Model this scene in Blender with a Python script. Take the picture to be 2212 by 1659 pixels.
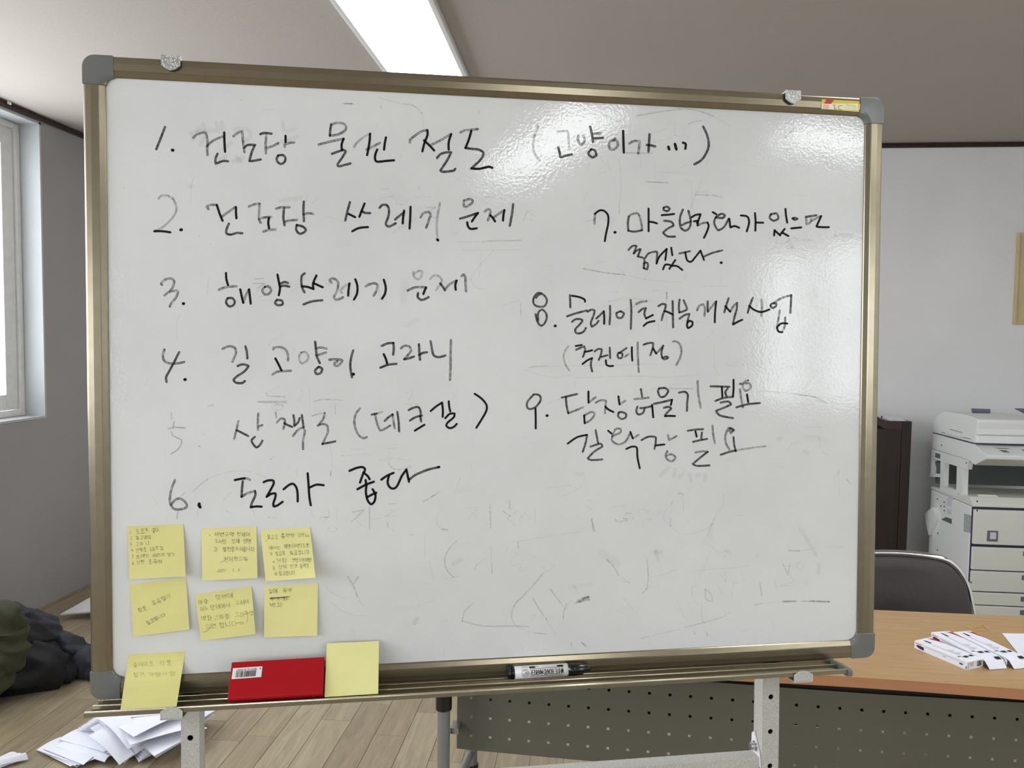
import bpy, bmesh, math, random
from mathutils import Vector, Matrix, noise
random.seed(7)
SC = bpy.context.scene
for o in list(bpy.data.objects): bpy.data.objects.remove(o)
COL = SC.collection
PI = math.pi

# ---------------------------------------------------------------- camera
F, CX, CY = 1661.0, 1106.0, 829.5            # lens in pixels of a 2212 x 1659 frame
CAMH = 1.48
def _c(px, py): return Vector(((px-CX)/F, -(py-CY)/F, 1.0))
UPC = (-_c(707, 30090)).normalized()
YC = _c(1262, 700); YC = (YC - UPC*YC.dot(UPC)).normalized()
XC = UPC.cross(YC)
if XC[0] < 0: XC = -XC
EYE = Vector((0, 0, CAMH))
def W(c): return Vector((c.dot(XC), c.dot(YC), c.dot(UPC)))
def ray(px, py): return W(_c(px, py))
def hz(px, py, z):
    r = ray(px, py); return EYE + r*((z-CAMH)/r.z)
def hy(px, py, y):
    r = ray(px, py); return EYE + r*(y/r.y)
def hx(px, py, x):
    r = ray(px, py); return EYE + r*(x/r.x)
cam = bpy.data.cameras.new('camera'); camo = bpy.data.objects.new('camera', cam); COL.objects.link(camo)
cam.sensor_fit = 'HORIZONTAL'; cam.sensor_width = 36; cam.lens = 36*F/2212
cam.clip_start = 0.02; cam.clip_end = 100
_r, _u, _f = W(Vector((1,0,0))), W(Vector((0,1,0))), W(Vector((0,0,1)))
camo.matrix_world = Matrix(((_r.x,_u.x,-_f.x,EYE.x),(_r.y,_u.y,-_f.y,EYE.y),(_r.z,_u.z,-_f.z,EYE.z),(0,0,0,1)))
SC.camera = camo

# ---------------------------------------------------------------- world, daylight, exposure
wd = bpy.data.worlds.new('overcast_sky'); SC.world = wd; wd.use_nodes = True
bg = wd.node_tree.nodes['Background']
bg.inputs[0].default_value = (0.90, 0.945, 1.0, 1); bg.inputs[1].default_value = 5.0
SC.view_settings.view_transform = 'Standard'; SC.view_settings.look = 'None'
SC.view_settings.gamma = 1.0; SC.view_settings.use_curve_mapping = False
SC.view_settings.exposure = 0.61
PANEL_E = 7.0                                  # ceiling panel emission
XL, XR, YB, YF, ZC = -2.876, 3.3, 4.63, -4.0, 2.629   # room: left, right, far wall, wall behind the camera, ceiling
WINS = [  # (name, wall, a0, a1, z0, z1): openings; a runs along y for left/right walls, along x for the rear wall
    ('window_1', 'left', 1.2, 3.875, 1.03, 2.592),
    ('window_2', 'left', -3.2, 0.6, 1.03, 2.592),
    ('window_3', 'right', -2.75, -1.3, 1.15, 2.5),
    ('added_window', 'rear', -2.6, -1.2, 1.0, 2.4),  # unseen window added behind the camera to light the board
]
for nm, wl, a0, a1, z0, z1 in WINS:            # portals only guide the sampling of the sky through each opening
    L = bpy.data.lights.new('sky_portal', 'AREA'); L.shape = 'RECTANGLE'; L.size = a1-a0; L.size_y = z1-z0
    L.cycles.is_portal = True
    lo = bpy.data.objects.new('sky_portal', L); COL.objects.link(lo)
    if wl == 'left':  lo.location = (XL-0.27, (a0+a1)/2, (z0+z1)/2); lo.rotation_euler = (PI/2, 0, -PI/2)
    if wl == 'right': lo.location = (XR+0.27, (a0+a1)/2, (z0+z1)/2); lo.rotation_euler = (PI/2, 0, PI/2)
    if wl == 'rear':  lo.location = ((a0+a1)/2, YF-0.27, (z0+z1)/2); lo.rotation_euler = (PI/2, 0, 0)

# ---------------------------------------------------------------- materials
def srgb(r, g, b):
    f = lambda c: (c/255/12.92) if c <= 10 else (((c/255)+0.055)/1.055)**2.4
    return (f(r), f(g), f(b), 1)
class NT:
    def __init__(s, name):
        s.m = bpy.data.materials.new(name); s.m.use_nodes = True
        s.t = s.m.node_tree; s.b = s.t.nodes['Principled BSDF']; s.out = s.t.nodes['Material Output']
    def n(s, typ, **kw):
        nd = s.t.nodes.new(typ)
        for k, v in kw.items():
            if k in nd.bl_rna.properties: setattr(nd, k, v)
            else: nd.inputs[k.replace('_', ' ')].default_value = v
        return nd
    def l(s, a, b): s.t.links.new(a, b)
def mat(name, col, rough=0.5, metal=0.0, var=0.0, vscale=20, bump=0.0, bscale=200, stretch=None, coat=0.0, spec=0.5):
    M = NT(name); b = M.b
    b.inputs['Base Color'].default_value = col; b.inputs['Roughness'].default_value = rough
    b.inputs['Metallic'].default_value = metal; b.inputs['Coat Weight'].default_value = coat
    b.inputs['Specular IOR Level'].default_value = spec
    tc = M.n('ShaderNodeTexCoord'); mp = M.n('ShaderNodeMapping')
    if stretch: mp.inputs['Scale'].default_value = stretch
    M.l(tc.outputs['Object'], mp.inputs[0])
    if var:
        nz = M.n('ShaderNodeTexNoise', Scale=vscale, Detail=4.0); M.l(mp.outputs[0], nz.inputs['Vector'])
        r = M.n('ShaderNodeValToRGB'); M.l(nz.outputs[0], r.inputs[0])
        r.color_ramp.elements[0].position = 0.3; r.color_ramp.elements[1].position = 0.7
        c = Vector(col[:3]); r.color_ramp.elements[0].color = (*(c*(1-var)), 1); r.color_ramp.elements[1].color = (*(c*(1+var)), 1)
        M.l(r.outputs[0], b.inputs['Base Color'])
    if bump:
        nz = M.n('ShaderNodeTexNoise', Scale=bscale, Detail=3.0); M.l(mp.outputs[0], nz.inputs['Vector'])
        bp_ = M.n('ShaderNodeBump', Strength=bump, Distance=0.002); M.l(nz.outputs[0], bp_.inputs['Height'])
        M.l(bp_.outputs[0], b.inputs['Normal'])
    return M.m
def emit(name, col, s):
    M = NT(name); M.b.inputs['Base Color'].default_value = (0,0,0,1)
    M.b.inputs['Emission Color'].default_value = col; M.b.inputs['Emission Strength'].default_value = s
    return M.m
MW = {}
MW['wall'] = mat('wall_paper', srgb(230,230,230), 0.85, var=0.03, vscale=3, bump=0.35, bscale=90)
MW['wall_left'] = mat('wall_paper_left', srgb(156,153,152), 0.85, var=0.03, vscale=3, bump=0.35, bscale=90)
MW['ceiling'] = mat('ceiling_paper', srgb(178,170,163), 0.9, var=0.02, vscale=2, bump=0.35, bscale=60)
MW['plaster'] = mat('reveal_plaster', srgb(178,182,183), 0.8, var=0.02, vscale=6, bump=0.5, bscale=40)
MW['molding'] = mat('dark_brown_molding', srgb(58,38,34), 0.35, var=0.2, vscale=30, stretch=(1,0.1,1))
MW['upvc'] = mat('window_frame_white', srgb(222,221,218), 0.4, var=0.05, vscale=25)
MW['joint'] = mat('floor_joint', srgb(138,126,104), 0.8)
MW['white_plastic'] = mat('white_plastic_rim', srgb(225,226,226), 0.4)
MW['panel_light'] = emit('lit_diffuser', (0.95,0.985,1.0,1), PANEL_E)
M = NT('window_glass')                        # clear pane: thin glass
gl = M.n('ShaderNodeBsdfGlossy', Roughness=0.02); tr = M.n('ShaderNodeBsdfTransparent', Color=(0.985,0.985,0.985,1))
fr = M.n('ShaderNodeFresnel', IOR=1.45); mx = M.n('ShaderNodeMixShader')
ge = M.n('ShaderNodeNewGeometry'); bf = M.n('ShaderNodeMath', operation='MULTIPLY_ADD'); M.l(ge.outputs['Backfacing'], bf.inputs[0]); bf.inputs[1].default_value = -1.0; bf.inputs[2].default_value = 1.0
fm_ = M.n('ShaderNodeMath', operation='MULTIPLY'); M.l(fr.outputs[0], fm_.inputs[0]); M.l(bf.outputs[0], fm_.inputs[1])
M.l(fm_.outputs[0], mx.inputs[0]); M.l(tr.outputs[0], mx.inputs[1]); M.l(gl.outputs[0], mx.inputs[2]); M.l(mx.outputs[0], M.out.inputs[0])
MW['glass'] = M.m
# floor planks: printed oak grain, tone per plank
def plank_mat(i, col):
    M = NT('plank_oak_%d' % i); tc = M.n('ShaderNodeTexCoord'); oi = M.n('ShaderNodeObjectInfo')
    ad = M.n('ShaderNodeVectorMath', operation='ADD'); M.l(tc.outputs['Object'], ad.inputs[0])
    mu = M.n('ShaderNodeVectorMath', operation='SCALE'); M.l(oi.outputs['Location'], mu.inputs[0]); mu.inputs['Scale'].default_value = 3.7
    M.l(mu.outputs[0], ad.inputs[1])
    mp = M.n('ShaderNodeMapping'); mp.inputs['Scale'].default_value = (16, 1.6, 1); M.l(ad.outputs[0], mp.inputs[0])
    nz = M.n('ShaderNodeTexNoise', Scale=2.2, Detail=8.0, Roughness=0.62, Distortion=0.9); M.l(mp.outputs[0], nz.inputs['Vector'])
    r = M.n('ShaderNodeValToRGB'); M.l(nz.outputs[0], r.inputs[0]); c = Vector(col[:3])
    e = r.color_ramp.elements; e[0].position = 0.30; e[0].color = (*(c*0.78), 1); e[1].position = 0.72; e[1].color = (*(c*1.24), 1)
    e2 = r.color_ramp.elements.new(0.5); e2.color = (*c, 1)
    M.l(r.outputs[0], M.b.inputs['Base Color']); M.b.inputs['Roughness'].default_value = 0.42; M.b.inputs['Specular IOR Level'].default_value = 0.35
    return M.m
MW['planks'] = [plank_mat(0, srgb(154,140,114)), plank_mat(1, srgb(146,132,108)), plank_mat(2, srgb(160,147,122)), plank_mat(3, srgb(150,135,112))]
# whiteboard enamel: glossy with fine orange peel
M = NT('whiteboard_enamel'); b = M.b
b.inputs['Base Color'].default_value = srgb(222,224,223); b.inputs['Roughness'].default_value = 0.06
tc = M.n('ShaderNodeTexCoord')
n1 = M.n('ShaderNodeTexNoise', Scale=240.0, Detail=1.5); M.l(tc.outputs['Object'], n1.inputs['Vector'])
n2 = M.n('ShaderNodeTexNoise', Scale=3.0, Detail=1.0); M.l(tc.outputs['Object'], n2.inputs['Vector'])
b1 = M.n('ShaderNodeBump', Strength=0.5, Distance=0.00024); b2 = M.n('ShaderNodeBump', Strength=0.5, Distance=0.0008)
M.l(n1.outputs[0], b1.inputs['Height']); M.l(n2.outputs[0], b2.inputs['Height']); M.l(b2.outputs[0], b1.inputs['Normal']); M.l(b1.outputs[0], b.inputs['Normal'])
n3 = M.n('ShaderNodeTexNoise', Scale=2.5, Detail=6.0, Roughness=0.65); M.l(tc.outputs['Object'], n3.inputs['Vector'])
r = M.n('ShaderNodeValToRGB'); M.l(n3.outputs[0], r.inputs[0]); r.color_ramp.elements[0].position = 0.28; r.color_ramp.elements[1].position = 0.62
r.color_ramp.elements[0].color = srgb(218,220,219); r.color_ramp.elements[1].color = srgb(231,233,232)
M.l(r.outputs[0], b.inputs['Base Color'])
MW['enamel'] = M.m
MW['champagne'] = mat('champagne_aluminium', srgb(146,137,116), 0.24, metal=0.85, var=0.05, vscale=60, stretch=(1,1,1))
MW['champagne_glint'] = mat('champagne_highlight', srgb(206,198,176), 0.22, metal=0.75)  # lamp highlights on the tray ribs put into a lighter metal colour
MW['cap'] = mat('grey_plastic_cap', srgb(112,114,110), 0.22, spec=0.6)
MW['hammer'] = mat('hammered_grey_paint', srgb(196,195,188), 0.38, var=0.18, vscale=450, bump=0.6, bscale=380)
MW['hammer_dark'] = mat('hammered_silver', srgb(190,190,188), 0.3, metal=0.7, var=0.2, vscale=350, bump=1.0, bscale=260)
MW['zinc'] = mat('zinc_steel', srgb(190,192,195), 0.25, metal=0.9)
MW['black_void'] = mat('dark_hole', (0.004,0.004,0.004,1), 0.9)
MW['note'] = mat('yellow_paper', srgb(238,233,160), 0.75, var=0.03, vscale=25)
MW['note_dim'] = mat('yellow_paper_old', srgb(232,226,150), 0.75, var=0.04, vscale=18)
MW['case'] = mat('glossy_red_vinyl', srgb(172,14,26), 0.36, coat=0.0, spec=0.3, bump=0.1, bscale=300)
MW['paper_edge'] = mat('page_edges', srgb(225,215,190), 0.8)
MW['sticker'] = mat('white_sticker', srgb(238,235,238), 0.5)
MW['print_black'] = mat('black_print', srgb(26,26,30), 0.5)
MW['print_grey'] = mat('grey_print', srgb(105,105,112), 0.5)
MW['print_red'] = mat('red_print', srgb(176,34,58), 0.5)
MW['print_lilac'] = mat('pale_grey_print', srgb(206,204,212), 0.5)
MW['print_pink'] = mat('pink_print', srgb(240,190,190), 0.5)
MW['sticker_yellow'] = mat('yellow_sticker', srgb(226,200,50), 0.25)
MW['sticker_red'] = mat('red_sticker_print', srgb(196,40,30), 0.25)
MW['sticker_pale'] = mat('pale_sticker_print', srgb(246,242,206), 0.25)
MW['black_plastic'] = mat('black_plastic', srgb(18,18,19), 0.18, spec=0.6)
MW['marker_white'] = mat('white_barrel', srgb(236,235,234), 0.35)
MW['desk_wood'] = mat('beech_laminate', srgb(178,144,100), 0.38, var=0.10, vscale=7, stretch=(1.2,12,1))
MW['desk_edge'] = mat('desk_edge_band', srgb(186,132,94), 0.4, var=0.06, vscale=8, stretch=(1,1,10))
MW['modesty'] = mat('grey_green_steel', srgb(99,96,85), 0.55, spec=0.3)
MW['dark_steel'] = mat('dark_steel', srgb(30,28,26), 0.5)
MW['leg'] = mat('grey_leg_paint', srgb(135,138,138), 0.35, metal=0.3)
MW['vinyl'] = mat('dark_brown_vinyl', srgb(60,54,54), 0.42, var=0.12, vscale=8, bump=0.3, bscale=60)
MW['chrome'] = mat('chrome', srgb(225,225,225), 0.08, metal=1.0)
MW['copier'] = mat('copier_off_white', srgb(226,228,226), 0.5)
MW['copier_front'] = mat('copier_warm_front', srgb(214,215,207), 0.5)
MW['copier_dark'] = mat('copier_recess_grey', srgb(96,102,102), 0.6)
MW['seam'] = mat('dark_blue_seam', srgb(38,40,70), 0.6)
MW['screen'] = mat('lcd_screen', srgb(120,126,130), 0.15)
MW['lectern'] = mat('dark_walnut', srgb(36,22,15), 0.38, var=0.25, vscale=9, stretch=(12,12,1))
MW['lectern_trim'] = mat('walnut_trim', srgb(52,28,23), 0.32, var=0.15, vscale=12, stretch=(1,12,12))
MW['beige'] = mat('beige_board', srgb(200,184,140), 0.6, var=0.05, vscale=10)
MW['paper'] = mat('white_paper', srgb(232,234,244), 0.7, var=0.015, vscale=10)
MW['black_cloth'] = mat('black_cloth', srgb(17,17,20), 0.75, var=0.3, vscale=25, bump=0.8, bscale=120)
MW['slate_cloth'] = mat('slate_cloth', srgb(46,49,57), 0.85, var=0.2, vscale=60, bump=0.6, bscale=400)
MW['olive_cloth'] = mat('olive_cloth', srgb(56,57,37), 0.8, var=0.2, vscale=30, bump=0.6, bscale=250)
MW['foam'] = mat('white_foam_board', srgb(225,224,224), 0.6)
MW['rubber'] = mat('amber_rubber', srgb(214,178,74), 0.45)
MW['blue_print'] = mat('blue_booklet', srgb(74,80,120), 0.5, var=0.2, vscale=15)
def ink_mat(name, col):
    M = NT(name); M.b.inputs['Base Color'].default_value = col; M.b.inputs['Roughness'].default_value = 0.5; M.b.inputs['Specular IOR Level'].default_value = 0.12
    at = M.n('ShaderNodeAttribute', attribute_name='ink'); sp = M.n('ShaderNodeSeparateColor'); M.l(at.outputs['Color'], sp.inputs[0])
    tc = M.n('ShaderNodeTexCoord'); nz = M.n('ShaderNodeTexNoise', Scale=240.0, Detail=3.0); M.l(tc.outputs['Object'], nz.inputs['Vector'])
    mr = M.n('ShaderNodeMapRange'); M.l(nz.outputs[0], mr.inputs[0]); mr.inputs[1].default_value = 0.3; mr.inputs[2].default_value = 0.7
    # dryness (blue channel) lets the noise eat into the stroke
    a = M.n('ShaderNodeMath', operation='MULTIPLY_ADD'); M.l(sp.outputs[2], a.inputs[0]); 
    inv = M.n('ShaderNodeMath', operation='SUBTRACT'); M.l(mr.outputs[0], inv.inputs[0]); inv.inputs[1].default_value = 1.0
    M.l(inv.outputs[0], a.inputs[1]); a.inputs[2].default_value = 1.0
    e = M.n('ShaderNodeMapRange'); M.l(sp.outputs[1], e.inputs[0]); e.inputs[1].default_value = 0.0; e.inputs[2].default_value = 0.5
    m1 = M.n('ShaderNodeMath', operation='MULTIPLY'); M.l(e.outputs[0], m1.inputs[0]); M.l(sp.outputs[0], m1.inputs[1])
    m2 = M.n('ShaderNodeMath', operation='MULTIPLY', use_clamp=True); M.l(m1.outputs[0], m2.inputs[0]); M.l(a.outputs[0], m2.inputs[1])
    # felt tips leave the middle of a dry stroke thinner than its rims
    cm = M.n('ShaderNodeMapRange'); M.l(sp.outputs[1], cm.inputs[0]); cm.inputs[1].default_value = 0.62; cm.inputs[2].default_value = 0.95; cm.inputs[3].default_value = 0.0; cm.inputs[4].default_value = -0.75
    cd = M.n('ShaderNodeMath', operation='MULTIPLY_ADD'); M.l(cm.outputs[0], cd.inputs[0]); M.l(sp.outputs[2], cd.inputs[1]); cd.inputs[2].default_value = 1.0
    m3 = M.n('ShaderNodeMath', operation='MULTIPLY', use_clamp=True); M.l(m2.outputs[0], m3.inputs[0]); M.l(cd.outputs[0], m3.inputs[1])
    M.l(m3.outputs[0], M.b.inputs['Alpha'])
    return M.m
MW['ink'] = ink_mat('black_marker_ink', srgb(12,8,12))
MW['ink_worn'] = ink_mat('wiped_marker_ink', srgb(88,86,88))
MW['pencil'] = ink_mat('grey_pen_ink', srgb(52,50,40))

# ---------------------------------------------------------------- object helpers
def link(name, verts, faces, m, parent=None, smooth=False, mats=None, fm=None, loc=None, bevel=0, seg=2):
    """one mesh object; verts in world coordinates"""
    me = bpy.data.meshes.new(name)
    if parent is not None: org = parent['_o'] if '_o' in parent else list(parent.location)
    else:
        org = loc if loc else [sum(v[0] for v in verts)/len(verts), sum(v[1] for v in verts)/len(verts), min(v[2] for v in verts)]
    org = Vector(org)
    me.from_pydata([Vector(v)-org for v in verts], [], faces); me.update()
    for mm in (mats or [m]): me.materials.append(mm)
    if fm:
        for p, i in zip(me.polygons, fm): p.material_index = i
    if smooth:
        for p in me.polygons: p.use_smooth = True
    o = bpy.data.objects.new(name, me); COL.objects.link(o)
    if parent is not None: o.parent = parent; o['_o'] = list(org)
    else: o.location = org; o['_o'] = list(org)
    if bevel:
        md = o.modifiers.new('bevel', 'BEVEL'); md.width = bevel; md.segments = seg; md.limit_method = 'ANGLE'; md.angle_limit = math.radians(40)
        for p in me.polygons: p.use_smooth = True
        o.modifiers.new('wn', 'WEIGHTED_NORMAL')
    return o
def tag(o, label=None, cat=None, group=None, kind=None):
    if label: o['label'] = label
    if cat: o['category'] = cat
    if group: o['group'] = group
    if kind: o['kind'] = kind
    return o
def thing(name, loc, label, cat, group=None):
    o = bpy.data.objects.new(name, None); COL.objects.link(o); o.location = loc; o['_o'] = list(loc); o.empty_display_size = 0.05
    return tag(o, label, cat, group)
def recalc(o):
    bm = bmesh.new(); bm.from_mesh(o.data); bmesh.ops.recalc_face_normals(bm, faces=bm.faces); bm.to_mesh(o.data); bm.free(); return o
class MB:
    def __init__(s): s.v = []; s.f = []; s.m = []
    def add(s, vs, fs, mi=0):
        k = len(s.v); s.v += [Vector(v) for v in vs]; s.f += [tuple(i+k for i in f) for f in fs]; s.m += [mi]*len(fs); return s
    def hexa(s, p, mi=0):      # 8 points: bottom 4 ccw, top 4 ccw
        return s.add(p, [(3,2,1,0),(4,5,6,7),(0,1,5,4),(1,2,6,5),(2,3,7,6),(3,0,4,7)], mi)
    def box(s, a, b, mi=0):
        x0,y0,z0 = a; x1,y1,z1 = b
        return s.hexa([(x0,y0,z0),(x1,y0,z0),(x1,y1,z0),(x0,y1,z0),(x0,y0,z1),(x1,y0,z1),(x1,y1,z1),(x0,y1,z1)], mi)
    def prism(s, a, b, mi=0):  # two matching loops
        n = len(a)
        return s.add(list(a)+list(b), [tuple(range(n))[::-1], tuple(range(n, 2*n))] + [(i,(i+1)%n,n+(i+1)%n,n+i) for i in range(n)], mi)
    def tube(s, pts, r, n=10, mi=0, cap=True):
        pts = [Vector(p) for p in pts]; rings = []
        t0 = (pts[1]-pts[0]).normalized(); a = t0.orthogonal().normalized()
        for i, p in enumerate(pts):
            t = ((pts[min(i+1,len(pts)-1)]-pts[max(i-1,0)])).normalized()
            a = (a - t*a.dot(t)).normalized(); b = t.cross(a)
            rr = r[i] if isinstance(r, (list, tuple)) else r
            rings.append([p + (a*math.cos(2*PI*k/n)+b*math.sin(2*PI*k/n))*rr for k in range(n)])
        vs = [v for rg in rings for v in rg]; fs = []
        for i in range(len(pts)-1):
            for k in range(n): fs.append((i*n+k, i*n+(k+1)%n, (i+1)*n+(k+1)%n, (i+1)*n+k))
        if cap: fs += [tuple(range(n))[::-1], tuple((len(pts)-1)*n+k for k in range(n))]
        return s.add(vs, fs, mi)
    def build(s, name, m, parent=None, **kw):
        mats = m if isinstance(m, list) else [m]
        o = link(name, s.v, s.f, None, parent, mats=mats, fm=s.m, **kw); recalc(o); return o
def arc(c, r, a0, a1, n):
    return [(c[0]+r*math.cos(a0+(a1-a0)*i/n), c[1]+r*math.sin(a0+(a1-a0)*i/n)) for i in range(n+1)]

# ---------------------------------------------------------------- strokes: marker and pen lines as thin ribbons
def crom(pts, sub=4):
    if len(pts) < 3: return pts
    P = [pts[0]] + pts + [pts[-1]]; out = []
    for i in range(1, len(P)-2):
        p0, p1, p2, p3 = P[i-1:i+3]
        if p1 == p2: continue
        # soften overshoot at sharp turns
        k = 0.5
        v1 = (p1[0]-p0[0], p1[1]-p0[1]); v2 = (p2[0]-p1[0], p2[1]-p1[1]); v3 = (p3[0]-p2[0], p3[1]-p2[1])
        L2 = math.hypot(*v2)
        def tan(a, b, L):
            t = ((a[0]+b[0])*k, (a[1]+b[1])*k); d = math.hypot(*t)
            la, lb = math.hypot(*a), math.hypot(*b)
            if la < 1e-6 or lb < 1e-6: return t
            cs = (a[0]*b[0]+a[1]*b[1])/(la*lb)
            g = max(0.0, min(1.0, (cs+0.45)/0.9))
            s_ = min(1.0, L/max(d, 1e-6))*g
            return (t[0]*s_, t[1]*s_)
        m1 = tan(v1, v2, L2); m2 = tan(v2, v3, L2)
        for j in range(sub):
            t = j/sub; h00 = 2*t**3-3*t*t+1; h10 = t**3-2*t*t+t; h01 = -2*t**3+3*t*t; h11 = t**3-t*t
            out.append((h00*p1[0]+h10*m1[0]+h01*p2[0]+h11*m2[0], h00*p1[1]+h10*m1[1]+h01*p2[1]+h11*m2[1]))
    out.append(pts[-1]); return out
class Ink:
    """collects strokes given in photo pixels, mapped by fn(px, py, lift) onto the surface they are written on"""
    def __init__(s, fn): s.fn = fn; s.v = []; s.f = []; s.c = []; s.k = 0
    def stroke(s, pts, w, dens=1.0, dry=0.2, soft=False, ends=True, taper=0.0):
        pts = crom(pts) if len(pts) > 2 else pts
        if len(pts) == 2:
            a, b = pts; n = max(1, int(math.hypot(b[0]-a[0], b[1]-a[1])/max(.6, w*1.6)))
            pts = [(a[0]+(b[0]-a[0])*i/n, a[1]+(b[1]-a[1])*i/n) for i in range(n+1)]
        if len(pts) < 2: pts = [pts[0], (pts[0][0]+w*0.2, pts[0][1])]
        # extend round ends by half a width
        lift = 2.5e-6*s.k; s.k += 1
        n = len(pts); P = []
        d0 = Vector((pts[1][0]-pts[0][0], pts[1][1]-pts[0][1])); d1 = Vector((pts[-1][0]-pts[-2][0], pts[-1][1]-pts[-2][1]))
        d0 = d0.normalized() if d0.length > 0 else Vector((1,0)); d1 = d1.normalized() if d1.length > 0 else Vector((1,0))
        ws = [w]*n
        if taper: ws = [w*(1-taper*abs(2*i/(n-1)-1)**2) for i in range(n)]
        cap0 = [((pts[0][0]-d0.x*w*k, pts[0][1]-d0.y*w*k), ws[0]*q) for k, q in ((0.46, 0.35), (0.3, 0.78))]
        cap1 = [((pts[-1][0]+d1.x*w*k, pts[-1][1]+d1.y*w*k), ws[-1]*q) for k, q in ((0.3, 0.78), (0.46, 0.35))]
        seq = cap0 + list(zip(pts, ws)) + cap1
        L = [p for p, _ in seq]; m = len(L); base = len(s.v)
        for i, (p, ww) in enumerate(seq):
            a = L[max(i-1, 0)]; b = L[min(i+1, m-1)]
            t = Vector((b[0]-a[0], b[1]-a[1])); t = t.normalized() if t.length > 1e-9 else Vector((1, 0))
            nx, ny = -t.y*ww/2, t.x*ww/2
            e = min(i, m-1-i)/(m-1)*2
            dd = dens*(1.0 if not ends else (1.30 if e < 0.16 else 0.95))
            ed = 0.0 if soft else 0.30
            for q, g in ((-1, ed), (0, 1.0 if soft else 1.0), (1, ed)):
                s.v.append(s.fn(p[0]+nx*q, p[1]+ny*q, lift)); s.c.append((min(dd, 1), g, dry, 1))
        for i in range(m-1):
            for q in (0, 1):
                k = base+i*3+q; s.f.append((k, k+1, k+4, k+3))
    def build(s, name, m, parent, label=None):
        o = link(name, s.v, s.f, m, parent)
        ca = o.data.color_attributes.new('ink', 'FLOAT_COLOR', 'POINT')
        ca.data.foreach_set('color', [x for c in s.c for x in c])
        if label: o['label'] = label
        return o

# Hangul composer for the small handwriting
_O = [(0.5+0.5*math.cos(a*PI/4-PI/2), 0.5+0.5*math.sin(a*PI/4-PI/2)) for a in range(9)]
CONS = {'ㄱ': [[(0,.12),(.95,.08),(.7,1)]], 'ㄴ': [[(.08,0),(.08,.9),(1,.85)]], 'ㄷ': [[(0,.1),(.95,.05)],[(.08,.1),(.08,.92),(1,.9)]],
 'ㄹ': [[(0,.08),(.9,.05),(.85,.45),(.1,.5),(.08,.95),(1,.9)]], 'ㅁ': [[(.05,.05),(.1,.95),(.9,.9),(.9,.05),(.05,.05)]],
 'ㅂ': [[(.08,0),(.1,1),(.9,1),(.92,0)],[(.1,.5),(.9,.48)]], 'ㅅ': [[(.55,0),(.05,1)],[(.45,.4),(1,1)]], 'ㅇ': [_O],
 'ㅈ': [[(0,.1),(.9,.05),(.05,1)],[(.5,.5),(1,1)]], 'ㅊ': [[(.4,-.12),(.6,.02)],[(0,.25),(.9,.2),(.05,1)],[(.5,.6),(1,1)]],
 'ㅋ': [[(0,.1),(.9,.05),(.7,1)],[(0,.55),(.85,.45)]], 'ㅌ': [[(0,.05),(.95,0)],[(.08,.05),(.08,.95),(1,.92)],[(.08,.5),(.9,.45)]],
 'ㅍ': [[(0,.1),(1,.05)],[(.3,.1),(.35,.9)],[(.7,.1),(.65,.9)],[(0,1),(1,.9)]], 'ㅎ': [[(.35,-.05),(.65,-.02)],[(0,.25),(1,.2)],[(.2+.6*x,.42+.58*y) for x,y in _O]]}
for a, b_ in (('ㄲ','ㄱ'),('ㅆ','ㅅ'),('ㄸ','ㄷ'),('ㅃ','ㅂ'),('ㅉ','ㅈ')):
    CONS[a] = [[(x*.46,y) for x,y in q] for q in CONS[b_]] + [[(.54+x*.46,y) for x,y in q] for q in CONS[b_]]
VV = {'ㅏ': ([.3],'r1'), 'ㅑ': ([.3],'r2'), 'ㅓ': ([.8],'l1'), 'ㅕ': ([.8],'l2'), 'ㅣ': ([.5],''), 'ㅐ': ([.25,.85],'m1'), 'ㅔ': ([.45,.9],'l1'), 'ㅒ': ([.25,.85],'m2'), 'ㅖ': ([.45,.9],'l2')}
LCON = 'ㄱㄲㄴㄷㄸㄹㅁㅂㅃㅅㅆㅇㅈㅉㅊㅋㅌㅍㅎ'; LV = 'ㅏㅐㅑㅒㅓㅔㅕㅖㅗㅘㅙㅚㅛㅜㅝㅞㅟㅠㅡㅢㅣ'
LT = ['','ㄱ','ㄲ','ㄱㅅ','ㄴ','ㄴㅈ','ㄴㅎ','ㄷ','ㄹ','ㄹㄱ','ㄹㅁ','ㄹㅂ','ㄹㅅ','ㄹㅌ','ㄹㅍ','ㄹㅎ','ㅁ','ㅂ','ㅂㅅ','ㅅ','ㅆ','ㅇ','ㅈ','ㅊ','ㅋ','ㅌ','ㅍ','ㅎ']
COMP = {'ㅘ':('ㅗ','ㅏ'),'ㅙ':('ㅗ','ㅐ'),'ㅚ':('ㅗ','ㅣ'),'ㅝ':('ㅜ','ㅓ'),'ㅞ':('ㅜ','ㅔ'),'ㅟ':('ㅜ','ㅣ'),'ㅢ':('ㅡ','ㅣ')}
def _box(st, x0, y0, x1, y1): return [[(x0+(x1-x0)*x, y0+(y1-y0)*y) for x, y in q] for q in st]
def _vert(v, x0, y0, x1, y1):
    xs, br = VV[v]; st = [[(x, 0), (x, 1)] for x in xs]
    if br == 'r1': st.append([(.3,.5),(1,.48)])
    if br == 'r2': st += [[(.3,.38),(1,.36)],[(.3,.62),(1,.6)]]
    if br == 'l1': st.append([(0,.5),(xs[0],.46)])
    if br == 'l2': st += [[(0,.38),(xs[0],.36)],[(0,.62),(xs[0],.6)]]
    if br == 'm1': st.append([(.25,.5),(.85,.48)])
    if br == 'm2': st += [[(.25,.38),(.85,.36)],[(.25,.62),(.85,.6)]]
    return _box(st, x0, y0, x1, y1)
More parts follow.
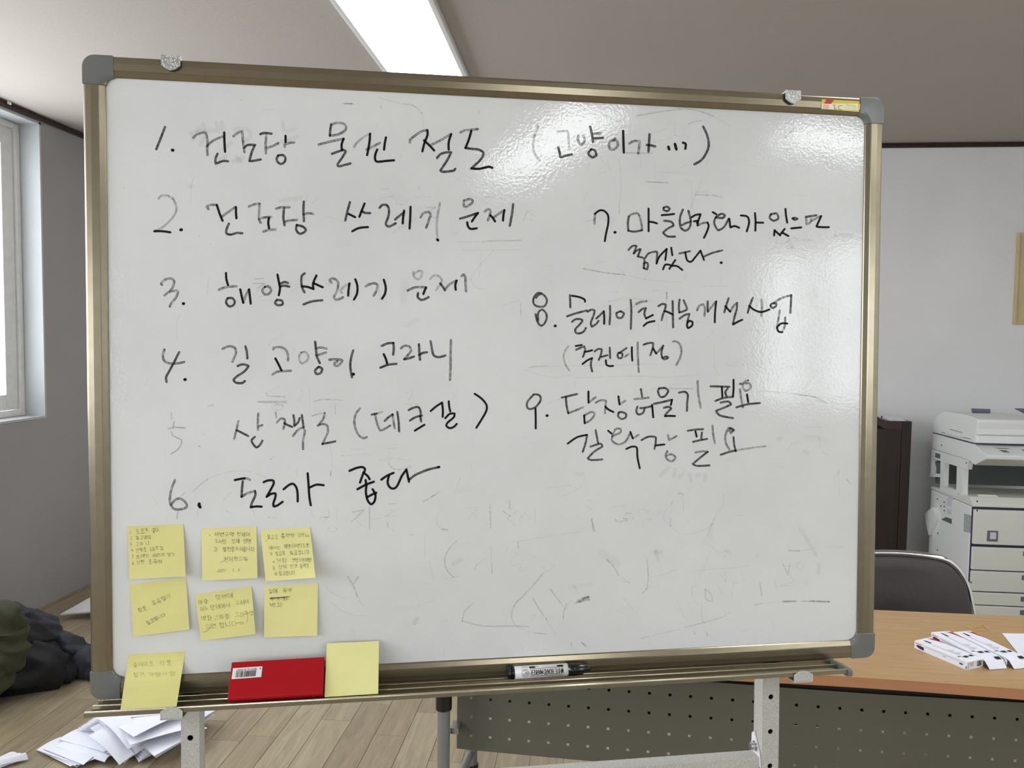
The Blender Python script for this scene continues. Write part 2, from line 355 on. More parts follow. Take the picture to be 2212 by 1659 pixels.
def _hor(v, x0, y0, x1, y1):
    st = {'ㅡ': [[(0,.5),(1,.42)]], 'ㅗ': [[(.5,0),(.5,.9)],[(0,.95),(1,.88)]], 'ㅛ': [[(.32,0),(.32,.9)],[(.66,0),(.66,.9)],[(0,.95),(1,.88)]],
          'ㅜ': [[(0,.1),(1,.02)],[(.5,.08),(.5,1)]], 'ㅠ': [[(0,.1),(1,.02)],[(.33,.08),(.3,1)],[(.66,.06),(.68,1)]]}[v]
    return _box(st, x0, y0, x1, y1)
DIG = {'0': [_O], '1': [[(.5,0),(.45,1)]], '2': [[(.1,.2),(.5,0),(.85,.25),(.1,1),(1,.95)]], '3': [[(.1,.1),(.7,0),(.5,.45),(.9,.7),(.1,1)]],
 '4': [[(.35,0),(.1,.6),(1,.6)],[(.7,.2),(.6,1)]], '5': [[(.3,0),(.25,.45),(.8,.6),(.2,1)],[(.3,0),(.9,0)]], '6': [[(.7,0),(.2,.6),(.4,1),(.8,.75),(.3,.6)]],
 '7': [[(.1,0),(.9,0),(.5,1)]], '8': [[(.5,0),(.2,.25),(.8,.7),(.5,1),(.2,.7),(.8,.25),(.5,0)]], '9': [[(.8,.3),(.4,0),(.2,.35),(.8,.35),(.7,1)]],
 '.': [[(.45,.95),(.5,1)]], ',': [[(.5,.9),(.4,1.1)]], '(': [[(.8,-.1),(.4,.5),(.8,1.1)]], ')': [[(.2,-.1),(.6,.5),(.2,1.1)]], '<': [[(.8,.3),(.2,.7),(.9,.9)]],
 'a': [[(.8,.5),(.3,.5),(.2,.9),(.7,.9),(.8,.5),(.9,1)]], 'h': [[(.2,0),(.2,1)],[(.2,.6),(.7,.5),(.7,1)]], ':': [[(.5,.4),(.52,.42)],[(.5,.8),(.52,.82)]]}
def glyph(ch):
    if ch in DIG: return DIG[ch]
    k = ord(ch)-0xAC00
    if k < 0: return []
    l, v, t = LCON[k//588], LV[(k % 588)//28], LT[k % 28]
    H = 0.62 if t else 1.0; st = []
    if v in VV: st += _box(CONS[l], .0, .08*H, .5, .85*H) + _vert(v, .55, 0, .98, H)
    elif v in COMP: a, b = COMP[v]; st += _box(CONS[l], .05, 0, .5, .5*H) + _hor(a, 0, .55*H, .62, .92*H) + _vert(b, .62, 0, 1, H)
    else: st += _box(CONS[l], .2, 0, .8, .5*H) + _hor(v, 0, .58*H, 1, .98*H)
    if t:
        n = len(t)
        for i, c in enumerate(t): st += _box(CONS[c], .22+.62*i/n, .68, .22+.62*(i+1)/n-.04*(n > 1), 1.0)
    return st
def write(ink, text, p0, p1, h, w=0.95, dens=0.7, slant=0.0, jit=0.04):
    """small handwriting along the line p0..p1 (photo pixels, baseline at the glyph tops)"""
    ux, uy = p1[0]-p0[0], p1[1]-p0[1]; L = math.hypot(ux, uy); ux /= L; uy /= L; vx, vy = -uy, ux
    wd_ = [0.5 if c == ' ' else (0.55 if c in DIG else 1.0) for c in text]; tot = sum(wd_); x = 0
    for c, wc in zip(text, wd_):
        if c != ' ':
            cw = L/tot*wc*0.86; jx, jy, js = random.gauss(0, jit*h), random.gauss(0, jit*h), 1+random.gauss(0, 0.07)
            for st in glyph(c):
                q = []
                for gx, gy in st:
                    sx = x + gx*cw + jx + slant*(0.5-gy)*h + random.gauss(0, 0.018)*h; sy = gy*h*js + jy + random.gauss(0, 0.018)*h
                    q.append((p0[0]+ux*sx+vx*sy, p0[1]+uy*sx+vy*sy))
                ink.stroke(q, w*random.uniform(.8, 1.15), dens*random.uniform(.75, 1.1), dry=0.35, ends=False)
        x += L/tot*wc

# ================================================================ THE ROOM
def wall_with_opening(name, m, wl, thick=0.25):
    """wall slab with its window openings; built from boxes around each opening"""
    mb = MB()
    if wl in ('left', 'right'): a_lo, a_hi = YF, YB
    else: a_lo, a_hi = XL, XR
    ops = sorted([(w[2], w[3], w[4], w[5]) for w in WINS if w[1] == wl])
    def seg(a0, a1, z0, z1):
        if wl == 'left': mb.box((XL-thick, a0, z0), (XL, a1, z1))
        if wl == 'right': mb.box((XR, a0, z0), (XR+thick, a1, z1))
        if wl == 'rear': mb.box((a0, YF-thick, z0), (a1, YF, z1))
        if wl == 'back': mb.box((a0, YB, z0), (a1, YB+thick, z1))
    c = a_lo
    for a0, a1, z0, z1 in ops:
        seg(c, a0, 0, ZC); seg(a0, a1, 0, z0); seg(a0, a1, z1, ZC); c = a1
    seg(c, a_hi, 0, ZC)
    return tag(mb.build(name, m), kind='structure')
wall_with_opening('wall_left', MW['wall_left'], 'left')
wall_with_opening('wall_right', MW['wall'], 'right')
wall_with_opening('wall_rear', MW['wall'], 'rear')
wall_with_opening('wall_back', MW['wall'], 'back')
tag(MB().box((XL-.25, YF-.25, ZC), (XR+.25, YB+.25, ZC+.12)).build('ceiling', MW['ceiling']), kind='structure')
floor = tag(MB().box((XL-.25, YF-.25, -.12), (XR+.25, YB+.25, -0.0022)).build('floor', MW['joint']), kind='structure')
# planks: real pieces where the photo shows the floor, wider field behind and under the furniture as one stuff part
PWD = 0.118
def plank_mesh(L, mi):
    me = bpy.data.meshes.new('plank'); g = 0.0005; e = 0.0009
    v = [(g,g,-.002),(PWD-g,g,-.002),(PWD-g,L-g,-.002),(g,L-g,-.002),(g+e,g+e,0),(PWD-g-e,g+e,0),(PWD-g-e,L-g-e,0),(g+e,L-g-e,0)]
    me.from_pydata(v, [], [(4,5,6,7),(0,1,5,4),(1,2,6,5),(2,3,7,6),(3,0,4,7)]); me.materials.append(MW['planks'][mi]); return me
PM = {(L, i): plank_mesh(L, i) for L in (0.62, 0.8, 0.95) for i in range(4)}
rest = MB(); fo = Vector(floor['_o']); npl = 0
col_i = 0; x = XL
while x < XR:
    y = YF - random.uniform(0, 0.9)
    while y < YB:
        L = random.choice((0.62, 0.8, 0.95)); i = random.randrange(4)
        vis = (x < 0.75 and x > XL-0.01 and y+L > 2.2 and y < 4.4 and x+PWD > -2.876 and x < 0.6)
        if vis and npl < 290 and (x < -0.1 or y < 3.2):
            o = bpy.data.objects.new('plank', PM[(L, i)]); COL.objects.link(o); o.parent = floor
            o.location = Vector((x, y, 0)) - fo; npl += 1
        else:
            g = 0.0005; rest.add([(x+g,y+g,0),(x+PWD-g,y+g,0),(x+PWD-g,min(y+L,YB)-g,0),(x+g,min(y+L,YB)-g,0)], [(0,1,2,3)], i)
        y += L
    x += PWD; col_i += 1
tag(rest.build('plank_field', MW['planks'], floor), kind='stuff')

# windows: reveal plaster, outer frame, sash, pane
def window(nm, wl, a0, a1, z0, z1, sashes=2):
    def P(d, a, z):   # d: depth outwards from the room face
        if wl == 'left': return (XL-d, a, z)
        if wl == 'right': return (XR+d, a, z)
        return (a, YF-d, z)
    def bx(mb, d0, d1, aa, ab, za, zb):
        p, q = P(d0, aa, za), P(d1, ab, zb)
        mb.box([min(p[i], q[i]) for i in range(3)], [max(p[i], q[i]) for i in range(3)])
    root = tag(link(nm, *(lambda m: (m.v, m.f))((lambda m: (bx(m, -.003, .25, a1-.012, a1, z0, z1), bx(m, -.003, .25, a0, a0+.012, z0, z1), bx(m, -.003, .25, a0, a1, z1-.012, z1), bx(m, -.004, .25, a0, a1, z0, z0+.012), m)[-1])(MB())), MW['plaster'], loc=P(0.1, (a0+a1)/2, z0)), kind='structure')
    recalc(root)
    b0, b1, y0, y1 = a0+.012, a1-.012, z0+.012, z1-.012; fw = .032
    m = MB(); D0, D1 = .108, .235
    bx(m, D0, D1, b0, b0+fw, y0, y1); bx(m, D0, D1, b1-fw, b1, y0, y1); bx(m, D0, D1, b0+fw, b1-fw, y0, y0+fw); bx(m, D0, D1, b0+fw, b1-fw, y1-fw, y1)
    m.build('window_frame', MW['upvc'], root, bevel=.003, seg=1)
    c0, c1, w0, w1 = b0+fw, b1-fw, y0+fw, y1-fw; n = sashes; sw = (c1-c0)/n; s_ = .082
    for i in range(n):
        m = MB(); e0 = c0+i*sw-(.015 if i else 0)+.004; e1 = c0+(i+1)*sw-(.004 if i == n-1 else 0); d0 = .122+(.034 if i % 2 == 0 else 0); d1 = d0+.03
        u0, u1 = w0+.004, w1-.004
        bx(m, d0, d1, e0, e0+s_, u0, u1); bx(m, d0, d1, e1-s_, e1, u0, u1); bx(m, d0, d1, e0+s_, e1-s_, u0, u0+s_); bx(m, d0, d1, e0+s_, e1-s_, u1-s_, u1)
        so = m.build('sash', MW['upvc'], root, bevel=.002, seg=1)
        g = MB(); bx(g, d0+.012, d0+.016, e0+s_-.004, e1-s_+.004, u0+s_-.004, u1-s_+.004); g.build('pane', MW['glass'], so)
for w_ in WINS: window(*w_)

# dark brown molding where wall meets ceiling, set a little below it
def molding(nm, a, b):   # along the wall, profile with a groove
    a, b = Vector(a), Vector(b); mb = MB()
    inw = Vector((1,0,0)) if nm != 'trim_2' else Vector((0,-1,0))
    if nm == 'trim_3': inw = Vector((-1,0,0))
    prof = [(0,0),(.014,0),(.014,.006),(.009,.009),(.009,.017),(.014,.020),(.014,.026),(0,.026)]
    mb.prism([a+inw*p+Vector((0,0,q)) for p, q in prof], [b+inw*p+Vector((0,0,q)) for p, q in prof])
    return tag(mb.build(nm, MW['molding']), kind='structure')
zm = ZC-.031
molding('trim_1', (XL, YF, zm), (XL, YB, zm))
molding('trim_2', (XL+.014, YB, zm+.004), (XR-.014, YB, zm+.004))
molding('trim_3', (XR, YF, zm), (XR, YB, zm))
tag(MB().box((XL, YF, 0.0005), (XL+.012, YB-.012, .014)).build('baseboard_left', MW['planks'][1]), kind='structure')
tag(MB().box((XL, YB-.012, 0.0005), (XR, YB, .014)).build('baseboard_back', MW['planks'][1]), kind='structure')
p = hx(19, 220, XL+.016)
cl = MB().box((XL+.0145, p.y-.012, p.z-.013), (XL+.021, p.y+.012, p.z+.013)).box((XL+.021, p.y-.006, p.z-.013), (XL+.027, p.y+.006, p.z-.002)).build('cable_clip', MW['white_plastic'], bevel=.002)
tag(cl, 'tiny white clip on the dark brown molding at the top left', 'clip')

# ceiling panel lights
def ceiling_light(x0, x1, y0, y1, label, first=False):
    r = thing('ceiling_light', ((x0+x1)/2, (y0+y1)/2, ZC), label, 'ceiling light')
    m = MB(); t = .022; h = .026; z1, z0 = ZC-.0005, ZC-h
    m.box((x0-t, y0-t, z0), (x0, y1+t, z1)).box((x1, y0-t, z0), (x1+t, y1+t, z1)).box((x0, y0-t, z0), (x1, y0, z1)).box((x0, y1, z0), (x1, y1+t, z1))
    m.build('light_frame', MW['white_plastic'], r, bevel=.004)
    MB().box((x0, y0, ZC-.019), (x1, y1, ZC-.014)).build('diffuser', MW['panel_light'], r)
    return r
ceiling_light(-.845, -.54, 2.25, 3.53, 'long white lit ceiling panel above the whiteboard')
ceiling_light(.88, 1.20, -1.98, -.70, 'lit ceiling panel behind the viewer, seen only as glare on the whiteboard')
ceiling_light(2.0, 3.1, -.84, -.52, 'lit ceiling panel near the right wall, seen as glare at the board corner')
ceiling_light(.88, 1.20, .95, 2.23, 'added lit ceiling panel, unseen, brightening the desk and far wall')  # panel added out of view to light the desk side
ceiling_light(2.45, 2.77, .95, 2.23, 'added lit ceiling panel, unseen, brightening the copier and back wall')  # second added panel, lifts the copier and the back wall

# ================================================================ THE WHITEBOARD ON ITS STAND
P0 = Vector((-0.61623421,-0.46217565,1.12479672))*(1.2/1.24)
BO = EYE + W(P0); _U = W(Vector((1.22772555,0.00121127,0.174035923)))*(1.2/1.24); _V = W(Vector((-0.00176217,0.93260559,-0.02811726)))*(1.2/1.24)
BU = _U.normalized(); BN = _U.cross(_V).normalized(); BV = BN.cross(BU); BW, BH = 1.2, _V.length
def B(u, v, d): return BO + BU*u + BV*v + BN*d
def bp(px, py, d=0.0):
    r = ray(px, py); q = BO + BN*d
    return EYE + r*((q-EYE).dot(BN)/r.dot(BN))
def buv(px, py, d=0.0):
    q = bp(px, py, d)-BO; return q.dot(BU), q.dot(BV)
SURF = -0.007
base_mid = B(BW/2, 0, -.04)
wb = thing('whiteboard', (base_mid.x, base_mid.y, 0), 'large mobile whiteboard with champagne frame, covered in handwritten marker lines', 'whiteboard')
def bbox_(mb, u0, u1, v0, v1, d0, d1, mi=0):
    return mb.hexa([B(u0,v0,d0),B(u1,v0,d0),B(u1,v1,d0),B(u0,v1,d0),B(u0,v0,d1),B(u1,v0,d1),B(u1,v1,d1),B(u0,v1,d1)], mi)
bbox_(MB(), .012, BW-.012, .012, BH-.012, -.017, SURF).build('writing_surface', MW['enamel'], wb)
# frame rails: flat outer band, step, slope to the sheet
RP = [(0.0,-.019),(0,-.0025),(.0012,-.0008),(.003,-.0002),(.010,.0002),(.0195,-.0002),(.0205,-.0012),(.0268,-.0042),(.0278,-.0055),(.0278,SURF-.001),(.0278,-.019)]
CAPL = .0385
def rail(a, b, inn):
    mb = MB(); mb.prism([Vector(a)+Vector(inn)*w+BN*d for w, d in RP], [Vector(b)+Vector(inn)*w+BN*d for w, d in RP])
    o = mb.build('frame_rail', MW['champagne'], wb)
    return o
rail(B(CAPL-.002, BH, 0), B(BW-CAPL+.002, BH, 0), -BV)
rail(B(CAPL-.002, 0, 0), B(BW-CAPL+.002, 0, 0), BV)
rail(B(0, CAPL-.002, 0), B(0, BH-CAPL+.002, 0), BU)
rail(B(BW, CAPL-.002, 0), B(BW, BH-CAPL+.002, 0), -BU)
def cap_piece(o0, ax, ay):
    # corner cap in local coordinates from the outer corner
    R = .017; L = CAPL+.0015; cc = (.0415, .0415)
    def m(x, y, d): return Vector(o0) + Vector(ax)*x + Vector(ay)*y + BN*d
    outer = [(L, -.0006), (R, -.0006)] + [(R-.0006+ -R*math.sin(t)*1.0 + 0, R-.0006 - R*math.cos(t)) for t in [i*PI/2/8 for i in range(1, 9)]] + [(-.0006, L)]
    def inner(r): return [(cc[0]-r*math.cos(t), cc[1]-r*math.sin(t)) for t in [i*PI/2/8 for i in range(9)]]
    i1 = [(max(x, -1), y) for x, y in inner(.0215)]; i2 = inner(.0125)
    i1[0] = (.0200, L); i1[-1] = (L, .0200); i2[0] = (.0292, L); i2[-1] = (L, .0292)
    mb = MB(); n = len(outer); k = len(i1)
    # top face: outer loop then inner arc back (from (L,..) end to start)
    top = [m(x, y, .0013) for x, y in outer] + [m(x, y, .0013) for x, y in i1]
    # outer runs from x=L side round to y=L side; i1 runs from y=L side to x=L side
    mb.add(top, [tuple(range(n+k))])
    a = [m(x, y, .0013) for x, y in i1]; b2 = [m(x, y, -.0045) for x, y in i2]; c2 = [m(x, y, SURF-.0006) for x, y in i2]
    for A_, B_ in ((a, b2), (b2, c2)):
        mb.add(A_+B_, [(i, i+1, k+i+1, k+i) for i in range(k-1)])
    sv = [m(x, y, .0013) for x, y in outer] + [m(x, y, -.0195) for x, y in outer]
    mb.add(sv, [(i, i+1, n+i+1, n+i) for i in range(n-1)])
    for e in (0, -1):
        oo = outer[0] if e == -1 else outer[-1]
        q = [m(*oo, .0013), m(*i1[e], .0013), m(*i2[e], -.0045), m(*i2[e], -.0195), m(*oo, -.0195)]
        mb.add(q, [(0,1,2,3,4)])
    mb.add([m(x, y, -.0195) for x, y in outer] + [m(x, y, -.0195) for x, y in i2], [tuple(range(n+k))])
    o = mb.build('corner_cap', MW['cap'], wb)
    bm = bmesh.new(); bm.from_mesh(o.data); bmesh.ops.remove_doubles(bm, verts=bm.verts, dist=1e-5); bmesh.ops.recalc_face_normals(bm, faces=bm.faces); bm.to_mesh(o.data); bm.free()
    md = o.modifiers.new('bevel', 'BEVEL'); md.width = .0016; md.segments = 2; md.limit_method = 'ANGLE'; md.angle_limit = math.radians(50)
    for p_ in o.data.polygons: p_.use_smooth = True
    o.modifiers.new('wn', 'WEIGHTED_NORMAL')
    return o
cap_piece(B(0,BH,0), BU, -BV); cap_piece(B(BW,BH,0), -BU, -BV); cap_piece(B(0,0,0), BU, BV); cap_piece(B(BW,0,0), -BU, BV)
# yellow maker's sticker on the top rail
def on_board(mb, quad, d, mi=0, th=.0002):
    a = [bp(x, y, d) for x, y in quad]; b = [bp(x, y, d+th) for x, y in quad]; return mb.prism(a, b, mi)
def lp(q, s, t):   # point in a quad TL,TR,BR,BL
    return ((q[0][0]*(1-s)+q[1][0]*s)*(1-t)+(q[3][0]*(1-s)+q[2][0]*s)*t, (q[0][1]*(1-s)+q[1][1]*s)*(1-t)+(q[3][1]*(1-s)+q[2][1]*s)*t)
SQ = [(1775,214.3),(1856,218.6),(1856,241.8),(1774,235.6)]
stk = on_board(MB(), SQ, .0004).build('frame_sticker', MW['sticker_yellow'], wb)
stk['label'] = 'yellow sticker with a red slanted stripe'
mb = MB(); on_board(mb, [lp(SQ,.13,0),lp(SQ,.33,0),lp(SQ,.25,.42),lp(SQ,.07,.42)], .0007, 0)
on_board(mb, [lp(SQ,0,.42),lp(SQ,.3,.36),lp(SQ,.97,.25),lp(SQ,.97,.86),lp(SQ,.5,.93),lp(SQ,0,.95)], .0006, 1)
mb.build('sticker_print', [MW['sticker_red'], MW['sticker_pale']], stk)
ik = Ink(lambda x, y, l: bp(x, y, .0010+l))
ik.stroke([lp(SQ,.31,.5),lp(SQ,.35,.5),lp(SQ,.34,.85),lp(SQ,.41,.9)], 1.6, .6); ik.stroke([lp(SQ,.55,.5),lp(SQ,.46,.55),lp(SQ,.46,.85),lp(SQ,.55,.92)], 1.6, .6)
ik.stroke([lp(SQ,.38,.7),lp(SQ,.39,.72)], 1.4, .6)
for i in range(9): ik.stroke([lp(SQ,.66+.03*i,.34+.012*i),lp(SQ,.675+.03*i,.47+.012*i)], .9, .6)
for q in (.62,.74): ik.stroke([lp(SQ,.60,q),lp(SQ,.93,q+.05)], .6, .4)
ik.build('lettering', MW['pencil'], stk)
mb = MB(); on_board(mb, [lp(SQ,.05,.5),lp(SQ,.2,.5),lp(SQ,.2,.9),lp(SQ,.05,.9)], .0009); mb.build('sticker_emblem', MW['print_pink'], stk)

# tray: extruded aluminium shelf in front of the lower edge
TP = [(-.018,-.003),(.0008,-.003),(.0013,-.0010),(.0028,-.0010),(.0033,-.0058),(.0205,-.0062),(.0213,-.0030),(.0236,-.0030),(.0244,-.0072),(.0475,-.0086),(.0483,-.0046),(.0520,-.0046),(.0525,-.0098),(.045,-.0108),(-.018,-.0108)]
tu0 = buv(182, 1541, .051)[0]; tu1 = buv(1830, 1455, .051)[0]
TP = [(d, v+.145*max(d, 0)) for d, v in TP]
mb = MB(); mb.prism([B(tu0, v, d) for d, v in TP], [B(tu1, v, d) for d, v in TP])
tray = mb.build('marker_tray', MW['champagne'], wb)
for d_, v_, r_ in ((.0020, -.0008, .0008), (.0225, -.0028+.145*.0225, .0012), (.0502, -.0040+.145*.0502, .0019)):
    m2 = MB(); m2.tube([B(tu0+.0002, v_, d_), B(tu1-.0002, v_, d_)], r_, 14); m2.build('tray_rib', MW['champagne_glint'], wb, smooth=True)
mb = MB()
TC = [(-.008,.0005),(.002,.0012),(.026,.0005),(.050,-.0022),(.0565,-.0040),(.0570,-.0130),(.048,-.0150),(-.008,-.0125)]
TC = [(d, v+.145*max(d, 0)) for d, v in TC]
mb.prism([B(tu1, v, d) for d, v in TC], [B(tu1+.0065, v, d) for d, v in TC])
mb.build('tray_end_cap', MW['cap'], wb, bevel=.0015)
# small dark rib along the end cap
# clamps
def clamp(u0, u1, top, kind):
    mb = MB(); n = 10; th = .0018
    if top:
        fr = [(u0, BH+.0035), (u0, BH-.010)] + [(u0+(u1-u0)*(i/n), BH-.0100-.0070*math.sin(PI*i/n)) for i in range(1, n)] + [(u1, BH-.010), (u1, BH+.0035)]
        mb.prism([B(u, v, .0035) for u, v in fr], [B(u, v, .0035+th) for u, v in fr])
        bbox_(mb, u0+.002, u1-.002, BH+.0015, BH+.0035, -.028, .0045)
        bbox_(mb, u0+.002, u1-.002, BH-.03, BH+.0035, -.0265, -.0245)
        return mb.build('top_clamp', MW['hammer_dark'], wb)
    dd = .0535
    fr = [(u0, -.0090), (u0, .0010)] + [(u0+(u1-u0)*(i/n), .0010+.0060*math.sin(PI*i/n)) for i in range(1, n)] + [(u1, .0010), (u1, -.0090)]
    mb.prism([B(u, v, dd) for u, v in fr], [B(u, v, dd+th) for u, v in fr])
    mb.hexa([B(u0,-.0185,-.024),B(u1,-.0185,-.024),B(u1,-.0105,dd+th),B(u0,-.0105,dd+th),B(u0,-.0165,-.024),B(u1,-.0165,-.024),B(u1,-.0085,dd+th),B(u0,-.0085,dd+th)])
    return mb.build('tray_clamp', MW['hammer'], wb)
a, b_ = buv(347.5, 130, .005)[0], buv(389.5, 130, .005)[0]; clamp(a, b_, True, 0)
a, b_ = buv(1697, 215, .005)[0], buv(1730, 215, .005)[0]; clamp(a, b_, True, 0)
a, b_ = buv(346, 1545, .055)[0], buv(394, 1545, .055)[0]; clamp(a, b_, False, 0)
a, b_ = buv(1716, 1460, .055)[0], buv(1756, 1460, .055)[0]; clamp(a, b_, False, 0)
# perforated square posts behind the board
def post(pxl, pxr, py, holes, side):
    dF = -.026; u0 = buv(pxl, py, dF)[0]; u1 = buv(pxr, py, dF)[0]; D = .031; vb = -(BO.z/BV.z)+.12; vt = BH-.01
    mb = MB(); t = .0016
    hs = sorted(buv(x, y, dF)[1] for x, y in holes); step = (hs[-1]-hs[0])/(len(hs)-1) if len(hs) > 1 else .062
    vs = []; v = hs[0]
    while v > vb+.05: v -= step
    v += step
    while v < vt-.03: vs.append(v); v += step
    uc = (u0+u1)/2; r = .0043; n = 16
    # front skin with round holes
    ys = [vb] + [(vs[i]+vs[i+1])/2 for i in range(len(vs)-1)] + [vt]
    for i, hv in enumerate(vs):
        lo, hi = ys[i], ys[i+1]; ring = [(uc+r*math.cos(2*PI*k/n+PI/4), hv+r*math.sin(2*PI*k/n+PI/4)) for k in range(n)]
        cs = [(u1,hi),(u0,hi),(u0,lo),(u1,lo)]
        vv = [B(*p_, dF) for p_ in ring] + [B(*p_, dF-t) for p_ in ring] + [B(*p_, dF) for p_ in cs]
        fs = [(k, (k+1) % n, n+(k+1) % n, n+k) for k in range(n)]
        for q in range(4):
            a_ = [q*4+j for j in range(5)]; fs.append(tuple(x_ % n for x_ in a_) + (2*n+(q+1) % 4, 2*n+q))
        mb.add(vv, fs)
    for (a0, a1, d0, d1) in ((u0, u0+t, dF-D, dF-.00001), (u1-t, u1, dF-D, dF-.00001), (u0, u1, dF-D, dF-D+t)):
        bbox_(mb, a0, a1, vb, vt, d0, d1)
    o = mb.build('post', MW['hammer'], wb); m2 = MB(); bbox_(m2, u0+t, u1-t, vb, vt, dF-D+t, dF-D+t+.001); m2.build('post_shade', MW['black_void'], wb)  # black sheet inside the tube stands in for shade behind the holes
    return u0, u1, dF, D, vb

uR = post(1648, 1684, 1461, [(1665.5,1505.5),(1663,1580.5),(1660.5,1655)], 1)
stepv = buv(1665.5,1505.5,-.026)[1]-buv(1663,1580.5,-.026)[1]
hv = buv(412,1594,-.026)[1]
def px_of(u, v, d):
    q = B(u, v, d)-EYE; c = Vector((q.dot(W(Vector((1,0,0)))), q.dot(W(Vector((0,1,0)))), q.dot(W(Vector((0,0,1))))))
    return (CX+F*c.x/c.z, CY-F*c.y/c.z)
hu = buv(412,1594,-.026)[0]
uL = post(390.5, 430.5, 1560, [px_of(hu, hv, -.026), px_of(hu, hv-stepv, -.026)], 0)
# crossbar between the posts, with bracket plate and bolt
cv1 = buv(1625, 1636.5, -.030)[1]; bu0, bu1 = uL[1], uR[0]
mb = MB(); bbox_(mb, bu0+.002, bu1-.002, cv1-.032, cv1, -.055, -.030); mb.build('crossbar', MW['hammer'], wb, bevel=.002)
cv0 = -(BO.z/BV.z)+.17
mb = MB(); bbox_(mb, bu0+.002, bu1-.002, cv0, cv0+.032, -.055, -.030); mb.build('crossbar', MW['hammer'], wb, bevel=.002)
for side, uu, sg in ((0, bu1, -1), (1, bu0, 1)):
    mb = MB(); pl = [(-.060, cv1-.002), (-.058, cv1+.028), (-.050, cv1+.034), (-.030, cv1+.006), (-.026, cv1-.016), (-.060, cv1-.02)]
    mb.prism([B(uu+sg*.0005, v, d) for d, v in pl], [B(uu+sg*.003, v, d) for d, v in pl]); mb.build('bracket_plate', MW['sticker'], wb, bevel=.0006)
    mb = MB(); c0 = B(uu+sg*.003, cv1+.012, -.044); mb.tube([c0, c0+BU*sg*.0015], .0085, 18); mb.tube([c0+BU*sg*.0015, c0+BU*sg*.009], .0062, 16); mb.build('bolt', MW['zinc'], wb, smooth=False, bevel=.0008)
# feet and casters (below the picture)
for P_ in (uL, uR):
    uc = (P_[0]+P_[1])/2; q = B(uc, P_[4], -.042); n2 = Vector((BN.x, BN.y, 0)).normalized(); s2 = n2.cross(Vector((0,0,1)))
    mb = MB(); a = Vector((q.x, q.y, 0)) - n2*.28; b2 = Vector((q.x, q.y, 0)) + n2*.28
    mb.hexa([a-s2*.016+Vector((0,0,.075)), b2-s2*.016+Vector((0,0,.075)), b2+s2*.016+Vector((0,0,.075)), a+s2*.016+Vector((0,0,.075)),
             a-s2*.016+Vector((0,0,.107)), b2-s2*.016+Vector((0,0,.107)), b2+s2*.016+Vector((0,0,.107)), a+s2*.016+Vector((0,0,.107))])
    mb.hexa([q-s2*.014-n2*.015+Vector((0,0,.106-q.z)), q-s2*.014+n2*.015+Vector((0,0,.106-q.z)), q+s2*.014+n2*.015+Vector((0,0,.106-q.z)), q+s2*.014-n2*.015+Vector((0,0,.106-q.z)),
             q-s2*.014-n2*.015+Vector((0,0,.002)), q-s2*.014+n2*.015+Vector((0,0,.002)), q+s2*.014+n2*.015+Vector((0,0,.002)), q+s2*.014-n2*.015+Vector((0,0,.002))])
    mb.build('foot', MW['hammer'], wb)
    for e in (a+n2*.03, b2-n2*.03):
        mb = MB(); mb.tube([e+Vector((0,0,.075)), e+Vector((0,0,.05))], .008, 10); mb.tube([e-s2*.009+Vector((0,0,.025)), e+s2*.009+Vector((0,0,.025))], .025, 18); mb.build('caster', MW['black_plastic'], wb)

# ================================================================ HANDWRITING ON THE BOARD (traced strokes)
CROP = {'A': (300,240,5.53), 'B': (680,240,5.53), 'C': (1100,240,4.9156), 'D': (700,400,4.9156), 'E': (1260,430,3.95), 'F': (320,560,5.53),
        'G': (640,560,5.53), 'H': (340,820,5.53), 'I': (680,820,5.53), 'J': (1110,610,5.53), 'K': (1400,610,6.32), 'L': (1120,790,3.95),
        'M': (700,1020,3.6867), 'N': (1250,1000,3.6262), 'O': (1400,480,3.19), 'P': (1040,160,2.572), 'Q': (200,160,3.95), 'R': (700,0,5.53)}
DENS = {'d': (1.0, .05), 'n': (1.0, .38), 'g': (.86, .68), 'l': (.55, .75)}
def strokes(txt):
    crop = 'A'
    for line in txt.replace('\n', ';').split(';'):
        t = line.split()
        if not t: continue
        if t[0].endswith(':'): crop = t[0][:-1]; t = t[1:]
        k = 'n'
        if t and t[0][0].isalpha(): k = t[0]; t = t[1:]
        x0, y0, s = CROP[crop]; v = [float(a) for a in t]
        pts = [(x0+v[i]/s, y0+v[i+1]/s) for i in range(0, len(v)-1, 2)]
        if pts: yield k, pts
